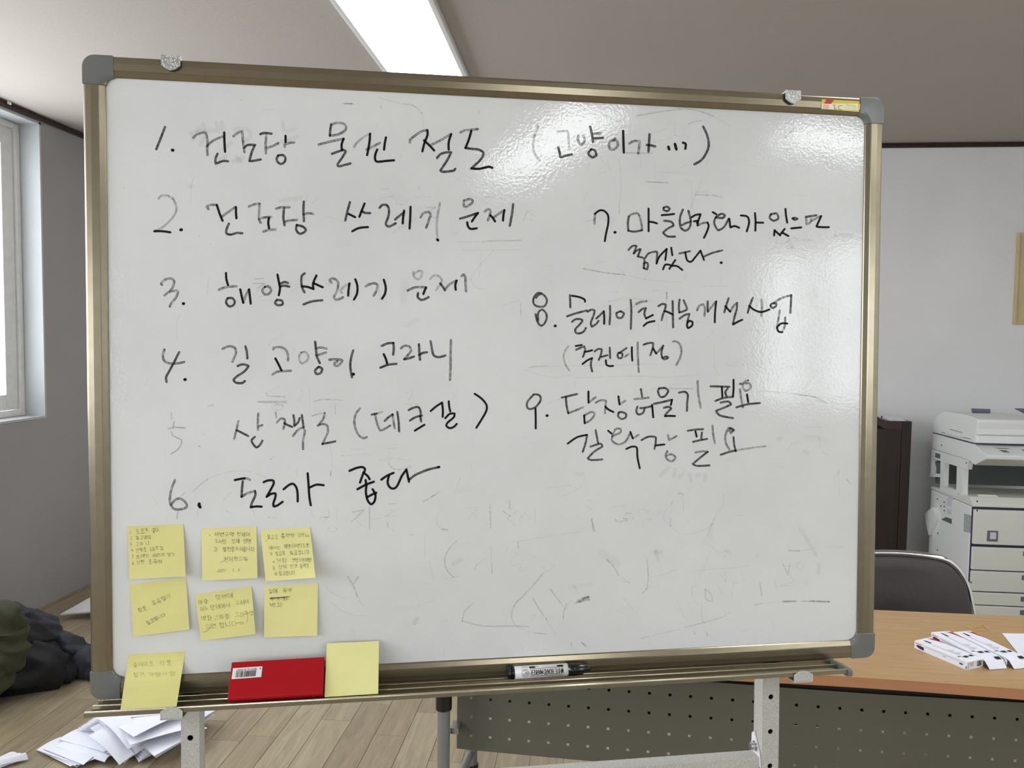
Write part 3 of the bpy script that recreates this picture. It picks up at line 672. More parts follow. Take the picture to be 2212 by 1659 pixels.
LINES = [
('first line of the handwritten list, numbered 1', 5.3, '''A: n 312 190 262 320 208 455
dot 400 466 406 468
g 650 320 690 280 790 255 815 330 820 400 815 470 820 525
g 810 420 850 380 910 340 1000 305; d 1020 255 1022 370 1030 485; n 940 510 915 570 915 630 915 630 980 605 1020 595 1065 600
g 1130 300 1180 260 1235 240 1240 320 1250 420 1262 490; n 1255 440 1300 405 1390 405; n 1380 415 1345 500 1320 600 1320 600 1390 590 1455 578
n 1450 275 1500 260 1585 270; g 1522 275 1515 390 1517 505; g 1535 440 1600 415 1665 385; d 1752 295 1752 370; g 1745 430 1740 400 1790 382 1855 375
n 1665 530 1645 570 1660 610 1700 632 1740 605 1750 560 1720 525 1665 530
B: n 195 160 185 220 180 290; g 195 160 270 140 340 150 375 190 350 240 270 280 180 295
g 45 400 180 365 345 330; d 345 330 320 400 325 465; n 205 510 260 490 340 465 370 480 330 550 270 640 290 660 350 645 425 625
l 470 435 500 380 580 315 660 270; d 660 270 655 350 640 450 625 525; g 615 460 690 425 775 380; d 850 315 835 390 827 460
d 745 460 720 530 725 590 760 605 850 595 945 588
g 1135 375 1140 340 1200 290 1270 245 1340 225; d 1345 230 1345 290 1310 380 1285 480; d 1305 350 1370 410 1425 470; g 1395 400 1500 350 1625 275
d 1630 275 1600 370 1600 460; n 1460 560 1500 515 1560 495 1630 490 1630 490 1580 590 1500 710 1530 725 1600 720 1660 710 1678 690
g 1740 255 1790 230 1860 222 1945 215; d 1870 235 1840 340 1800 440; n 1800 440 1870 450 1960 460 2015 500 1990 570 1920 640 1870 685; d 1870 685 1960 690 2050 670 2090 665 2120 678
C: l 310 165 265 280 255 390 280 470 325 525
l 510 218 610 208; l 625 220 635 380; n 520 385 535 440 545 490 600 475 665 460
g 735 260 730 310 760 355 795 330 800 290 785 260; n 860 165 880 250 890 330; g 890 240 975 235; n 905 290 995 283; n 870 405 840 450 880 490 925 470 910 420 870 405
g 1125 290 1110 305 1060 340 1070 400 1120 405 1155 360 1140 315 1100 310; d 1210 210 1213 330 1217 440
g 1275 345 1320 320 1385 320 1380 380 1370 450; n 1490 245 1485 330 1478 430; n 1460 360 1510 365 1550 375
dd 1690 380 1698 405; dd 1760 350 1775 405; d 1845 335 1875 350 1870 400
n 2060 165 2100 250 2120 360 2090 450 2040 520 1965 565'''),
('second line of the list, numbered 2', 5.2, '''A: l 235 1045 270 1010 340 1010 410 1050 448 1150 430 1230 370 1310 280 1390 185 1435; d 185 1435 280 1435 375 1448
dot 500 1418 508 1418
g 830 1170 810 1140 860 1120 930 1120; d 930 1120 950 1180 970 1240 1000 1310; g 985 1265 1060 1210 1155 1145; d 1160 1150 1160 1220 1165 1280; n 1075 1345 1045 1420 1050 1465 1100 1475 1170 1455 1235 1460
g 1315 1140 1370 1115 1440 1105; g 1440 1105 1435 1200 1435 1290 1455 1335; g 1435 1290 1500 1270 1580 1265; d 1555 1275 1545 1330 1555 1400; g 1485 1440 1550 1420 1635 1415
g 1640 1165 1700 1150 1800 1150; n 1735 1160 1725 1260 1740 1365; g 1745 1320 1810 1305 1890 1298; n 1970 1080 1965 1200 1972 1315; g 1965 1235 2020 1220 2085 1230; n 1885 1360 1880 1420 1920 1465 1970 1450 1995 1420 1960 1380 1885 1360
D: n 275 180 250 270 225 375; d 260 305 330 340; d 430 195 400 270 375 335; n 395 275 440 295 490 297; d 300 490 370 455 465 445
n 590 240 620 210 670 215 690 270 680 340 655 410 690 440 760 405; n 755 365 800 325 850 290; d 850 270 840 340 835 405; d 918 230 915 340 908 460
g 1025 340 1050 300 1100 285 1130 310 1110 380 1085 450; l 1230 190 1210 300 1195 420 1200 500 1205 575; dd 1203 578 1210 585
g 1485 165 1485 220 1500 230 1560 200 1580 170 1550 145 1485 165; n 1445 355 1530 330 1635 295; d 1635 295 1600 340 1570 385; d 1520 395 1530 440 1560 465 1620 458
g 1705 280 1740 255 1765 270 1760 320 1740 375; d 1765 320 1790 345 1815 385; g 1800 345 1860 300 1915 265; d 1915 265 1905 320 1900 375; n 2008 200 1995 310 1972 430'''),
('third line of the list, numbered 3', 5.2, '''F: g 165 305 155 290 200 245 270 230 310 260 295 330 260 385; g 195 435 240 395 330 375 355 395 330 460 280 520 258 565
dot 420 530 424 530
d 930 165 935 240 955 310; g 845 365 920 335 1055 322; n 950 465 930 510 960 560 1010 555 1035 510 1005 465 950 465; d 1100 360 1115 430 1135 520; g 1135 520 1160 450 1205 360; d 1205 360 1215 440 1225 530
g 1395 330 1365 370 1390 420 1440 415 1470 370 1440 325 1395 330; d 1545 185 1565 290 1575 350 1560 430; n 1580 290 1630 272 1670 285; n 1580 325 1630 315 1685 328; n 1540 485 1515 520 1550 550 1605 540 1600 495 1540 485
n 1870 170 1835 200 1830 290 1845 350 1868 395; d 1835 325 1900 330 1975 355; d 1975 355 1970 290 2010 195; d 1975 285 2030 310 2085 335; n 1855 540 1950 505 2080 490
G: g 420 275 400 260 410 235 460 235 500 280 490 370 450 450 480 485 560 455; l 545 400 530 370 580 320 640 290; d 635 290 625 360 620 435; d 705 240 730 320 725 410 690 480
g 830 325 880 295 950 290 970 330 950 390 925 435; d 1045 245 1068 330 1060 410 1025 470
l 1400 155 1400 200 1450 240 1490 210 1505 150 1460 140 1400 180; g 1330 375 1420 335 1550 335; d 1550 340 1535 370 1518 415; n 1455 405 1450 450 1490 485 1540 475 1580 452
l 1600 235 1640 195 1700 200 1740 250 1710 310 1670 370; n 1720 290 1750 330 1775 370; g 1775 370 1830 300 1915 255; d 1915 255 1900 310 1905 365; g 1975 200 2000 180 2020 220 2022 300 2028 385'''),
('fourth line of the list, numbered 4', 5.2, '''F: g 195 1080 175 1150 195 1215 260 1245 340 1245 430 1228; n 370 1110 320 1210 250 1340 215 1410 220 1465
dot 438 1437 444 1437
g 890 1070 960 1040 1030 1055 1050 1110 1030 1170 1005 1225; n 1162 1042 1180 1110 1185 1185; n 1070 1275 1130 1255 1200 1275 1150 1340 1060 1400 1020 1440 1050 1475 1120 1480 1155 1455
g 1495 1075 1500 1055 1580 1050 1640 1080 1670 1140 1672 1210; d 1520 1185 1560 1260 1590 1325; g 1485 1380 1540 1345 1620 1335 1705 1332
l 1830 1115 1800 1170 1830 1245 1890 1220 1915 1165 1880 1110 1830 1115; n 1995 985 2005 1080 2015 1160 2050 1240; g 2000 1070 2060 1055 2130 1068; g 2010 1150 2060 1135 2125 1115; n 2030 1290 1995 1330 2010 1370 2060 1360 2080 1310 2040 1285
G: g 395 1200 460 1195 530 1200 550 1215 510 1265 465 1275 455 1240 490 1220; n 680 1090 655 1180 645 1280 665 1410; dot 680 1373 684 1373
n 1020 1035 1090 1005 1160 1000; n 1160 1000 1165 1060 1158 1140; d 1045 1135 1070 1190 1085 1245; n 1005 1295 1100 1260 1195 1250
g 1250 1065 1290 1035 1350 1045 1370 1090 1330 1150 1290 1195; n 1290 1195 1345 1185 1405 1162; n 1465 1015 1470 1110 1478 1200; n 1465 1145 1510 1120 1560 1112
n 1605 980 1620 1070 1640 1145 1700 1170 1780 1150; g 1848 965 1845 1100 1842 1280 1836 1440'''),
('fifth line of the list, faded and ending in brackets', 4.8, '''H: ls 200 505 185 580; ls 168 620 180 665 240 695 290 730 270 800 220 855 165 885; ls 130 588 200 570 330 577; l 498 795 502 797
g 968 495 945 600 915 710; n 945 605 1010 635 1085 675; g 1205 405 1200 500 1203 600; g 1200 572 1225 555 1255 543; n 1165 685 1125 725 1150 780 1185 810 1225 780 1255 730
l 1413 390 1420 450; g 1425 515 1470 465 1520 475 1520 530 1505 590; n 1515 520 1560 545 1610 565; n 1625 425 1635 490 1635 555 1680 510 1700 460; n 1725 425 1735 490 1745 570; g 1620 675 1680 600 1740 575 1760 620 1740 720 1740 830
ls 1850 435 1920 410 2000 400; g 2000 400 1980 470 1935 530; g 1915 550 1970 530 2030 550 2035 630 2000 710 1970 770; n 1970 770 2040 755 2125 738
I: g 540 345 490 410 472 500 490 600 540 680 585 700 620 685
n 680 418 740 408; l 740 405 810 388; g 720 410 740 510 780 605 830 590 900 550; n 835 495 880 450 930 415; g 930 420 940 500 955 580; n 985 385 1000 500 1008 620
n 1120 365 1180 335 1240 330 1265 390 1262 440 1270 500; n 1135 490 1200 450 1280 430; d 1195 610 1250 575 1310 540
d 1385 375 1450 320 1520 275; d 1520 275 1530 360 1528 445; d 1600 260 1605 320 1618 380; d 1560 460 1610 410 1670 405 1660 450 1590 510 1570 550 1610 580 1660 565 1695 530
d 1910 170 1990 225 2050 300 2050 370 1990 480 1930 575'''),
('sixth line of the list, numbered 6', 5.3, '''H: g 210 1200 170 1300 148 1420 160 1500 200 1545 270 1550 340 1530 350 1490 300 1435 250 1420 200 1450 160 1500
dot 500 1485 497 1500 510 1522
d 925 1200 1000 1185 1040 1180; g 1040 1180 1080 1185 1105 1198; n 1020 1215 1010 1310 1005 1400; g 1005 1400 1070 1360 1165 1330; n 1165 1330 1170 1380 1130 1470 1115 1520; d 1115 1525 1180 1515 1245 1518
d 1270 1225 1320 1205 1380 1205 1390 1240 1350 1320 1305 1400; d 1305 1400 1360 1365 1410 1360 1410 1400 1385 1480 1390 1515 1430 1505 1495 1460
d 1508 1310 1570 1260 1620 1245 1660 1290 1675 1370 1675 1455; d 1795 1120 1805 1250 1815 1400 1832 1500; d 1820 1290 1900 1255 1985 1262
I: d 415 1090 500 1055 570 1045 600 1075 575 1130 540 1230; d 580 1110 630 1150 655 1190; d 607 1200 612 1240; d 510 1310 600 1260 705 1220; d 618 1260 610 1340 630 1440 670 1490 710 1460 725 1380 690 1310; d 635 1400 690 1370 735 1352
d 795 1195 860 1150 940 1115; d 885 1150 870 1230 900 1290 950 1300 990 1260 1040 1150 1095 1075; d 1095 1075 1110 1150 1125 1220; n 1130 1195 1200 1140 1340 1080 1480 1045; dd 1478 1045 1484 1045'''),
('seventh item at the right, first of its two lines', 4.7, '''C: g 905 1195 910 1090; d 910 1090 960 1055 1010 1060 1050 1110 1050 1200 1030 1290 1015 1380; dot 1120 1287 1126 1287
n 1270 1120 1260 1190 1265 1270; n 1265 1270 1330 1280 1410 1265; g 1410 1265 1405 1200 1370 1090 1300 1095 1270 1120; d 1480 1035 1480 1150 1480 1275; d 1490 1175 1530 1180 1568 1193
n 1640 1025 1640 1050 1680 1062 1705 1035 1675 1015 1640 1025; d 1620 1105 1690 1100 1750 1092; n 1645 1165 1720 1175 1745 1215 1680 1250 1635 1290 1680 1330 1760 1332
E: n 850 90 825 160 830 240 870 270 905 245 918 190 897 100; n 845 222 880 203 915 195; d 925 155 960 135 1000 130; d 1000 130 985 175 970 205; d 945 190 980 185 975 225; g 975 225 1020 205 1060 200; d 1060 200 1070 230 1050 290 1030 330
d 1105 112 1135 130; n 1130 155 1180 125 1210 140 1190 162 1130 160 1118 210 1150 265 1200 240 1240 168; d 1245 168 1250 200 1255 242 1290 230 1330 245
d 1345 140 1400 150 1415 200 1395 275; d 1465 120 1470 190 1468 270; d 1475 200 1535 202
n 1600 130 1590 160 1625 185 1665 165 1650 122 1600 130; d 1725 85 1730 140 1740 200; d 1632 265 1628 310; d 1638 272 1680 310; d 1678 305 1690 290 1718 255; d 1695 285 1750 315
n 1785 165 1805 160 1828 168 1805 178 1785 165; d 1775 250 1860 242
g 1900 150 1905 215 1935 200 1945 170; n 1900 152 1990 138; g 1950 185 1985 165 2030 145; d 2030 145 2005 200 1990 235 2040 240 2095 240'''),
('second line of the seventh item, ending in a full stop', 4.4, '''E: n 385 435 420 400 455 400 430 465; n 430 465 455 440 490 425 465 490; n 465 490 520 510 515 590; n 515 590 545 600 552 560 540 542 515 550; n 530 500 550 470 580 455 630 450 625 550; d 625 550 650 490 712 425; d 712 425 700 520; d 750 415 760 480
d 680 600 700 560 740 562; d 735 595 785 520; d 750 570 800 572 845 605
n 820 465 910 445; d 870 455 885 520 920 535 960 490 1000 440; d 1000 440 1030 520; n 1030 490 1100 460 1185 438; dot 1175 543 1179 543'''),
('eighth item at the right, first of its two lines', 4.6, '''J: n 330 130 280 130 235 190 240 260 300 290 370 280 395 210 350 145 300 145 265 185; n 260 380 275 450 310 510 350 510 390 440 385 370 340 325 300 350 285 400 290 450
dot 492 520 497 520
n 670 150 675 300; d 695 160 780 175 845 205 850 230; n 635 405 740 370 870 335; n 695 470 740 440 800 440 820 460 780 510 735 560 740 600 780 610 830 590 860 545
n 880 350 930 325 965 340 950 400 920 480 930 530 980 500 1010 460; n 985 430 1030 390 1075 345; d 1075 345 1080 420 1078 495; n 1148 280 1150 390 1143 500
n 1275 345 1225 370 1240 420 1290 420 1315 370 1275 345; n 1395 210 1403 330 1400 440 1397 555
g 1460 260 1510 235 1585 225; n 1490 355 1540 315 1580 305 1560 360 1565 400 1580 430; d 1580 430 1620 410 1660 390; d 1550 520 1600 480 1680 462
K: n 140 325 190 295 240 305 230 370 200 450 185 515; d 220 390 270 405 330 435; n 335 255 338 440 342 615
n 430 235 420 320 425 410; n 425 410 480 395 530 365 510 300 485 245; n 430 495 500 445 565 430 545 500 535 550; d 540 545 570 525 605 545 600 590 545 625 530 590 540 545
g 670 380 700 320 750 300 775 350 770 460; n 815 260 812 330 815 400; g 815 400 860 340 930 260; d 930 260 915 400 910 545
n 1100 215 1065 320 1040 410; d 1055 325 1120 400; g 1120 400 1170 320 1215 280; n 1215 280 1210 360 1175 490 1160 570; d 1160 575 1220 540 1285 510
n 1430 210 1390 310 1360 415; d 1380 320 1440 370 1530 405 1590 395 1655 370; g 1550 235 1555 350 1545 455
n 1670 320 1690 290 1750 290 1745 325 1700 350 1670 320; g 1715 285 1800 225 1960 170; n 1955 175 1950 290 1942 415; g 1798 385 1780 500 1760 620; d 1760 620 1780 670 1830 680; g 1830 680 1865 600 1870 480; d 1765 605 1820 560 1900 562'''),
('bracketed second line of the eighth item', 4.4, '''J: l 650 765 610 820 595 900 620 990 660 1050
d 740 760 810 748; n 745 805 800 780 840 765 850 800 840 850 825 890; d 850 830 900 820 935 810; d 820 975 880 930 935 905; n 935 905 920 980 935 1065
n 965 825 1010 795 1050 800 1040 860 1015 925; n 1045 890 1120 870; n 1145 780 1148 840 1150 905; d 1100 930 1105 980 1140 1000 1185 998
n 1345 785 1280 830 1240 860 1250 905 1290 900 1295 850 1250 840; g 1325 890 1370 855; d 1410 775 1410 850 1415 935; g 1478 720 1480 850 1485 960 1492 1070
n 1550 745 1610 725 1665 725 1655 800 1630 870; d 1665 790 1700 850; g 1700 850 1740 810 1785 755; n 1785 755 1765 830 1770 890 1800 920 1845 900 1820 885 1775 905
g 1900 705 1960 715 2000 790 1990 890 1940 990'''),
('ninth item at the right, upper of its two lines', 4.6, '''L: n 130 245 75 310 75 355 100 370 150 350 190 290 175 250 130 245; d 145 365 147 450 147 535; dot 242 426 246 426
n 370 272 430 258 500 242; n 405 265 410 340 425 405; g 425 405 480 385 550 355; d 597 220 597 270 598 315; g 598 315 630 290 660 268; d 560 425 565 490; g 565 490 620 460 650 410 620 395 560 425
g 660 315 700 295 745 300 742 350 738 405; d 742 350 770 375 810 395; d 853 262 862 330; g 865 330 910 300; n 855 400 850 430 880 455 915 440 915 410 880 395 855 400
n 1045 200 1055 265; g 990 285 1050 280 1110 272; n 1015 350 1005 385 1020 415 1060 405 1075 370; n 1040 362 1080 358 1140 345; d 1140 335 1145 390 1150 440
n 1200 195 1190 220 1210 265 1250 260 1278 215 1250 190 1200 195; n 1155 325 1230 310 1310 290; d 1310 290 1300 335; n 1240 360 1280 350 1305 365 1260 410 1250 430; d 1250 430 1290 428 1335 430
n 1370 230 1420 222 1445 250 1440 310 1437 385; g 1528 130 1535 250 1555 360
n 1640 175 1800 180; d 1735 180 1740 265; n 1785 195 1765 225 1775 260; n 1680 300 1750 275 1830 265; d 1830 265 1835 200 1835 120; n 1725 315 1790 305 1815 330 1750 360 1685 385 1720 425 1830 447
g 1960 125 1925 140 1915 185 1940 215 1980 190 1970 150 1890 155; g 1890 200 1900 280 1915 355; d 1950 245 1960 310; n 1860 355 1950 330 2060 318'''),
('lowest line of the right column, ending in a long stroke', 4.4, '''L: d 420 665 500 610 585 590; n 585 590 575 650 548 735; n 658 550 670 610 678 655; n 615 690 700 665 715 690 650 730 590 790 620 805 715 800
d 765 555 795 580; g 800 600 870 570 870 540 830 540 805 590 800 640 850 670 910 650 950 580; d 955 565 975 620; g 975 620 1000 605 1025 590; d 920 710 970 690 1010 700 1015 780 1035 875
n 1050 635 1110 605 1170 610 1170 660 1160 710; d 1170 680 1245 672; g 1275 590 1285 635 1350 600; g 1270 730 1255 765 1270 800 1310 815 1340 785 1310 755 1265 765
n 1445 555 1510 545 1575 542; d 1510 560 1520 605; n 1565 570 1560 620; n 1490 650 1550 635 1610 625; g 1655 510 1660 580 1675 660; g 1510 740 1570 730 1615 735; n 1615 735 1550 785 1485 840 1530 855 1630 850
g 1820 560 1790 555 1810 530 1840 550 1810 575; g 1835 550 1790 530 1765 600 1770 660 1800 715; n 1835 610 1840 670 1855 730; n 1725 760 1800 735 1850 723; l 1850 723 1900 715 2000 700 2105 687'''),
]
bfn = lambda x, y, l: bp(x, y, SURF+.00012+l)
for label, w, txt in LINES:
    ik = Ink(bfn)
    for k, pts in strokes(txt):
        if k == 'dot': ik.stroke(pts, w*1.35, 1.0, 0.0)
        elif k == 'dd': ik.stroke(pts, w*1.15, 1.0, 0.0)
        elif k == 'ls': ik.stroke(pts, w*.62, .42, .6)
        else: dn, dr = DENS[k]; ik.stroke(pts, w*(1.0 if k != 'l' else .9), dn, dr)
    ik.build('handwritten_line', MW['ink'], wb, label)

# marks that survived earlier wiping: thin, pale, broken.   e: faint line, s: broad smear, k: darker remnant
FAINT = '''R: k 945 1242 1040 1252 1110 1290 1165 1350; e 1165 1350 1185 1440 1178 1560; e 650 1160 780 1200 945 1242; k 240 1240 290 1238 350 1240; e 200 1240 420 1245; k 680 1265 678 1300; e 635 1480 638 1510; k 1850 1325 1846 1360
A: e 1760 960 1820 940; e 625 1060 620 930 660 780 710 785; e 1840 1085 1890 1075; e 2020 990 1995 1080; e 2140 1030 2070 1110
D: e 600 40 695 38; e 600 130 680 130 740 110; e 960 135 1060 120 1130 125; k 1075 235 1190 235 1110 275; e 1110 285 1200 290; k 1130 335 1200 350; e 1490 285 1530 235; e 1710 130 1790 120; e 1720 190 1780 150; e 20 330 100 350 195 395; e 985 250 1035 225; k 1690 600 1800 590 1940 590 2090 585; e 1400 605 1690 600; e 1460 690 1680 690 2080 685; e 1665 720 1660 850 1640 980; e 1560 1000 1650 850 1800 700; e 1560 1000 1600 1080 1720 1110; e 2110 385 2150 300 2210 270; e 2180 370 2212 372; e 1910 1280 2000 1240 2080 1240 2090 1390; e 760 200 850 205; k 1005 20 1010 30; e 270 1000 285 1100 290 1200 320 1285; e 600 960 590 1200 680 1250; e 20 1045 120 1050
F: e 725 210 712 350 700 425; k 1265 235 1380 228; k 1250 290 1400 288 1300 350; e 1285 375 1440 375; e 1335 455 1440 400; e 1335 488 1495 495; e 1700 400 1800 330; e 1700 298 1790 298; e 340 950 345 760 380 650; e 690 1105 830 1112; e 1440 1040 1480 970 1545 940; e 1590 880 1600 930
P: k 862 232 990 210 1120 193 1210 205 1290 235; e 1290 235 1390 290; e 690 287 790 250; e 620 223 700 235 800 295; e 660 460 680 490 720 540 700 480; k 1150 278 1190 262 1222 260; e 1075 262 1075 340 1160 345; e 940 385 1060 350; e 970 325 1025 303; k 800 437 950 440; e 880 440 888 520; e 765 470 775 600 765 780; e 960 500 965 590; e 910 598 1040 603; e 970 543 1160 552; k 920 598 1035 604; e 1120 590 1165 600 1170 740; k 1185 670 1265 672; k 1280 672 1340 685; e 1220 595 1180 700; e 1190 655 1260 655; k 1685 355 1710 330 1745 293; e 210 658 300 655 300 690; e 20 685 80 680; e 110 625 112 700; e 235 815 255 760 300 790; e 150 573 290 568 430 578; e 585 540 600 490; e 1240 520 1255 485; e 1110 520 1140 500; e 570 820 620 810
E: e 0 595 180 625 355 645; e 355 648 560 690 840 712; k 0 592 180 628 355 646; e 100 545 200 535; e 320 700 350 640 290 585; e 520 690 570 610 480 580; e 1175 640 1170 700; e 1010 745 1240 742; e 1560 445 1700 390 1770 340; e 1780 330 1940 350; e 1660 300 1640 380 1740 370; e 860 680 880 630; k 712 795 712 850; e 220 875 400 860; e 30 190 90 180; e 900 130 935 20; e 302 20 305 130; e 180 1000 480 900
J: k 185 1015 260 1005 400 1000; e 400 1000 600 1000 1000 990 1300 985 1700 970; e 130 1045 300 1100 500 1135 680 1105; e 720 1140 1100 1130 1500 1120 1800 1135 2212 1105; e 1630 1280 1760 1240; k 1850 1270 2140 1268; e 1900 1220 2030 1215; e 1820 130 1825 560; e 1830 410 1960 450 2212 470; e 80 250 85 400; e 550 1400 400 1440; e 730 1190 730 1270; e 1140 120 1240 115; e 1660 100 1800 85; e 1120 230 1350 185 1700 230; e 960 295 1060 300
O: e 525 970 590 990 610 965; e 640 985 660 985; e 720 992 790 978; e 960 992 1020 998; k 1040 1190 1150 1205 1230 1248; e 770 1160 980 1180 1150 1205; e 1070 1412 1200 1412; e 950 1590 990 1530 1050 1515; e 1110 1475 1170 1475 1185 1530 1180 1560; e 1195 1582 1240 1605; s 1080 1580 1100 1590; s 900 1495 915 1490; e 680 745 815 745; s 1300 90 1400 90; e 1290 100 1290 60; e 1010 130 1130 125; s 970 120 1000 180 960 170; e 1245 500 1245 680; e 1360 690 1380 660 1390 700; e 455 840 460 1000 490 1055
M: e 30 280 40 340 0 400; k 0 360 30 358; e 60 430 30 450 60 480 105 455 70 430; e 95 290 105 385; k 225 320 320 300 220 395; e 250 370 300 430; k 362 280 362 455; e 375 375 455 365; e 515 255 590 250; e 520 305 610 290 480 350 600 350; k 505 400 510 435; e 540 450 570 485; k 690 497 707 500; e 860 195 930 150; e 790 235 860 195; e 945 285 900 350 910 430 985 460; k 935 455 988 460; e 1130 290 1235 275 1145 370; e 1180 320 1220 375; k 1320 255 1328 445; k 1425 310 1480 350; e 1480 350 1555 300; e 1455 400 1460 360 1520 425; k 1475 225 1480 290; e 1560 375 1600 320 1640 375; e 1680 290 1685 400; k 1055 548 990 620 960 700 980 780 1035 838; e 960 850 1080 825; k 1200 770 1215 740; e 1215 740 1280 690; k 1335 725 1338 802; e 1330 590 1332 725; e 1440 650 1465 600; k 1545 555 1545 605; e 1480 700 1500 740 1570 730 1555 790 1605 775; e 1740 750 1780 790 1840 740 1800 740; k 1750 800 1690 870 1620 950 1540 1030; k 1540 1020 1500 1100 1495 1160 1520 1215; k 1665 1000 1700 1070 1770 1170; e 1770 1170 1840 1285; k 1100 1190 1120 1110 1190 1040; k 1100 1185 1270 1225 1520 1225 1630 1230; e 1530 1225 1640 1275; k 1670 1280 1770 1288; e 1640 1150 1690 1130 1650 1190; k 1800 930 1880 1035; k 1930 1050 1905 1130 1908 1170; e 1880 1035 1930 1100 1960 1020 2000 1050; kb 2010 1040 2060 1010 2105 990; kb 2030 1035 2080 1020 2112 1015; kb 2020 1020 2060 1005 2100 1000; e 60 1040 150 1110 250 1140 350 1142; k 190 830 235 910 265 990; e 265 990 315 1070; k 235 890 275 830; e 840 700 865 855; e 800 490 805 690; e 1550 550 1700 525 1850 500 2080 470; k 2130 370 2145 470; e 1780 125 1970 105; e 2080 40 2030 130 1900 190; s 2015 15 2055 15; e 960 1400 950 1470; e 980 1330 1000 1310; e 745 1065 870 1020; e 930 1200 985 1178; k 1580 1395 1585 1402; k 1970 1360 1972 1395; k 2050 1355 2085 1385; s 1030 730 1090 700; e 1085 40 1040 170; e 10 890 60 960 180 1010; s 740 1165 720 1200; e 1980 890 2030 960 2000 960
N: s 640 100 700 40; s 745 100 755 55; s 790 105 805 95; s 870 95 880 135; s 930 100 940 95; s 990 95 990 135; k 780 240 800 237 820 250; e 820 250 820 380; k 735 300 725 325; e 720 330 660 430 800 560; k 718 435 719 500; k 285 440 300 460 380 450; k 350 435 380 440; e 250 350 360 330; k 370 395 410 395; e 60 295 100 290; e 70 340 100 370; k 100 440 128 535; e 470 410 475 360 560 380; e 530 440 580 435 550 450; e 640 380 620 420; e 670 330 675 325; k 422 435 428 437; e 1135 230 1130 330 1060 450 1000 580 960 640; e 1110 330 1040 480; e 830 560 950 540 1050 480; s 1735 520 1800 620 1860 720; e 1640 685 1720 690 1840 670; k 1645 685 1730 688; e 1940 660 2080 655; s 605 690 620 755; s 600 700 640 700; k 220 755 280 820 310 880; e 310 880 400 940; e 300 915 400 940; k 535 760 545 880 535 980 500 1020; e 530 985 630 957; e 560 890 640 880 760 840; e 350 1060 430 1150; e 890 1040 890 980 920 960; e 900 1080 940 1110; k 990 990 1000 1070 1050 1085 1030 1020 990 990; e 1080 955 1130 1025; e 1110 870 1155 940 1150 860; e 1200 1040 1215 930 1250 940; e 1270 860 1300 920; k 1420 940 1435 1045; e 1530 900 1555 990; k 1600 790 1640 880 1655 790; e 1655 880 1690 930 1580 960; e 1740 770 1700 800 1740 850 1765 800; e 1570 965 1680 960; k 1380 1110 1440 1100; e 1440 1100 1600 1085; kk 1605 1085 1700 1084; k 1750 1083 1810 1083; kk 1815 1082 1960 1088; k 1955 1088 1975 1082; e 900 850 1050 830 1180 825 1330 805; k 490 1375 540 1360; e 540 1360 800 1300; k 830 1290 1000 1245 1120 1210; e 1120 1210 1190 1170; k 905 1315 910 1343; k 1002 1325 1008 1352; k 1145 728 1150 730; e 1035 645 1090 700 1160 690; s 1160 690 1185 710; k 2095 125 2128 160; e 2035 60 2040 260; e 960 1100 970 1240; e 770 1080 825 1210; e 1390 740 1410 710; k 25 1405 60 1435; e 1240 410 1300 410; s 1880 800 1880 860; kb 10 1085 60 1055 80 1050
A: s 640 330 610 260; s 700 250 900 235; s 770 160 800 300; s 990 140 1010 270; s 930 140 950 240; s 740 400 770 330; s 1150 220 1280 210 1340 280 1290 350; s 1720 140 1730 220; s 1780 240 1850 220; s 1660 380 1890 310; s 1170 550 1210 600; s 1130 600 1240 560; s 960 580 1040 540; s 1000 450 1100 380; s 600 900 640 900; s 1690 1070 1930 1035; s 650 260 720 215; k 245 490 260 490; k 555 518 557 520; k 855 1588 858 1590; k 722 1492 725 1494
K: k 255 130 258 200; e 258 200 260 250; k 880 665 882 667; k 1030 757 1033 759; e 140 560 150 660
I: e 0 270 60 240 230 235 340 248; e 240 300 245 420; e 320 910 560 895 690 900; e 770 960 950 940 1130 965; k 880 1000 930 1060 1020 1075 1150 1035; e 460 1010 480 1045; e 1080 150 1120 160; e 1160 80 1160 180 1120 240; e 185 780 205 1000 190 1150; k 190 1090 186 1150; e 420 830 600 830; e 1400 1400 1480 1350; k 1395 1400 1420 1380; e 1865 1010 1865 1080; e 890 1485 960 1480; e 760 345 820 345; e 860 820 980 820; e 860 880 910 878; e 1290 1460 1400 1400; e 1080 290 1240 295
H: e 1300 160 1460 80; k 1300 160 1310 190; k 1310 195 1520 205 1520 215; k 1200 262 1540 260; k 1200 268 1400 275 1550 272; k 1395 320 1430 295 1500 310; e 1500 310 1480 360 1400 355; e 1670 270 1740 180 1720 120; e 1815 90 1820 300 1838 340; k 1870 262 1950 240 2050 238; e 2050 238 2212 245; e 2120 290 2130 410; k 430 1335 520 1250 600 1190; e 600 1190 780 1120 960 1090 1120 1100; e 1180 1120 1300 1170; k 290 1390 325 1350; g 245 1570 230 1659; e 480 1570 490 1659; e 780 1450 875 1350; e 800 1560 870 1590; k 600 318 670 305; e 1655 1060 1680 1175; k 1340 945 1360 950; e 1360 945 1405 910; k 168 395 168 470; e 178 260 180 300; e 1140 1560 1180 1659; e 1830 1540 1870 1659; e 2050 1560 2050 1640 1940 1650; k 1325 1640 1330 1650; e 1330 1645 1440 1645; k 548 650 550 651; e 790 240 795 260; e 2212 900 2190 920
Q: k 267 962 272 975; k 1265 220 1267 222; e 1010 200 1030 200; e 1450 310 1545 300; k 1938 258 1940 260; k 2150 250 2212 252; e 815 225 817 235'''
ik = Ink(bfn)
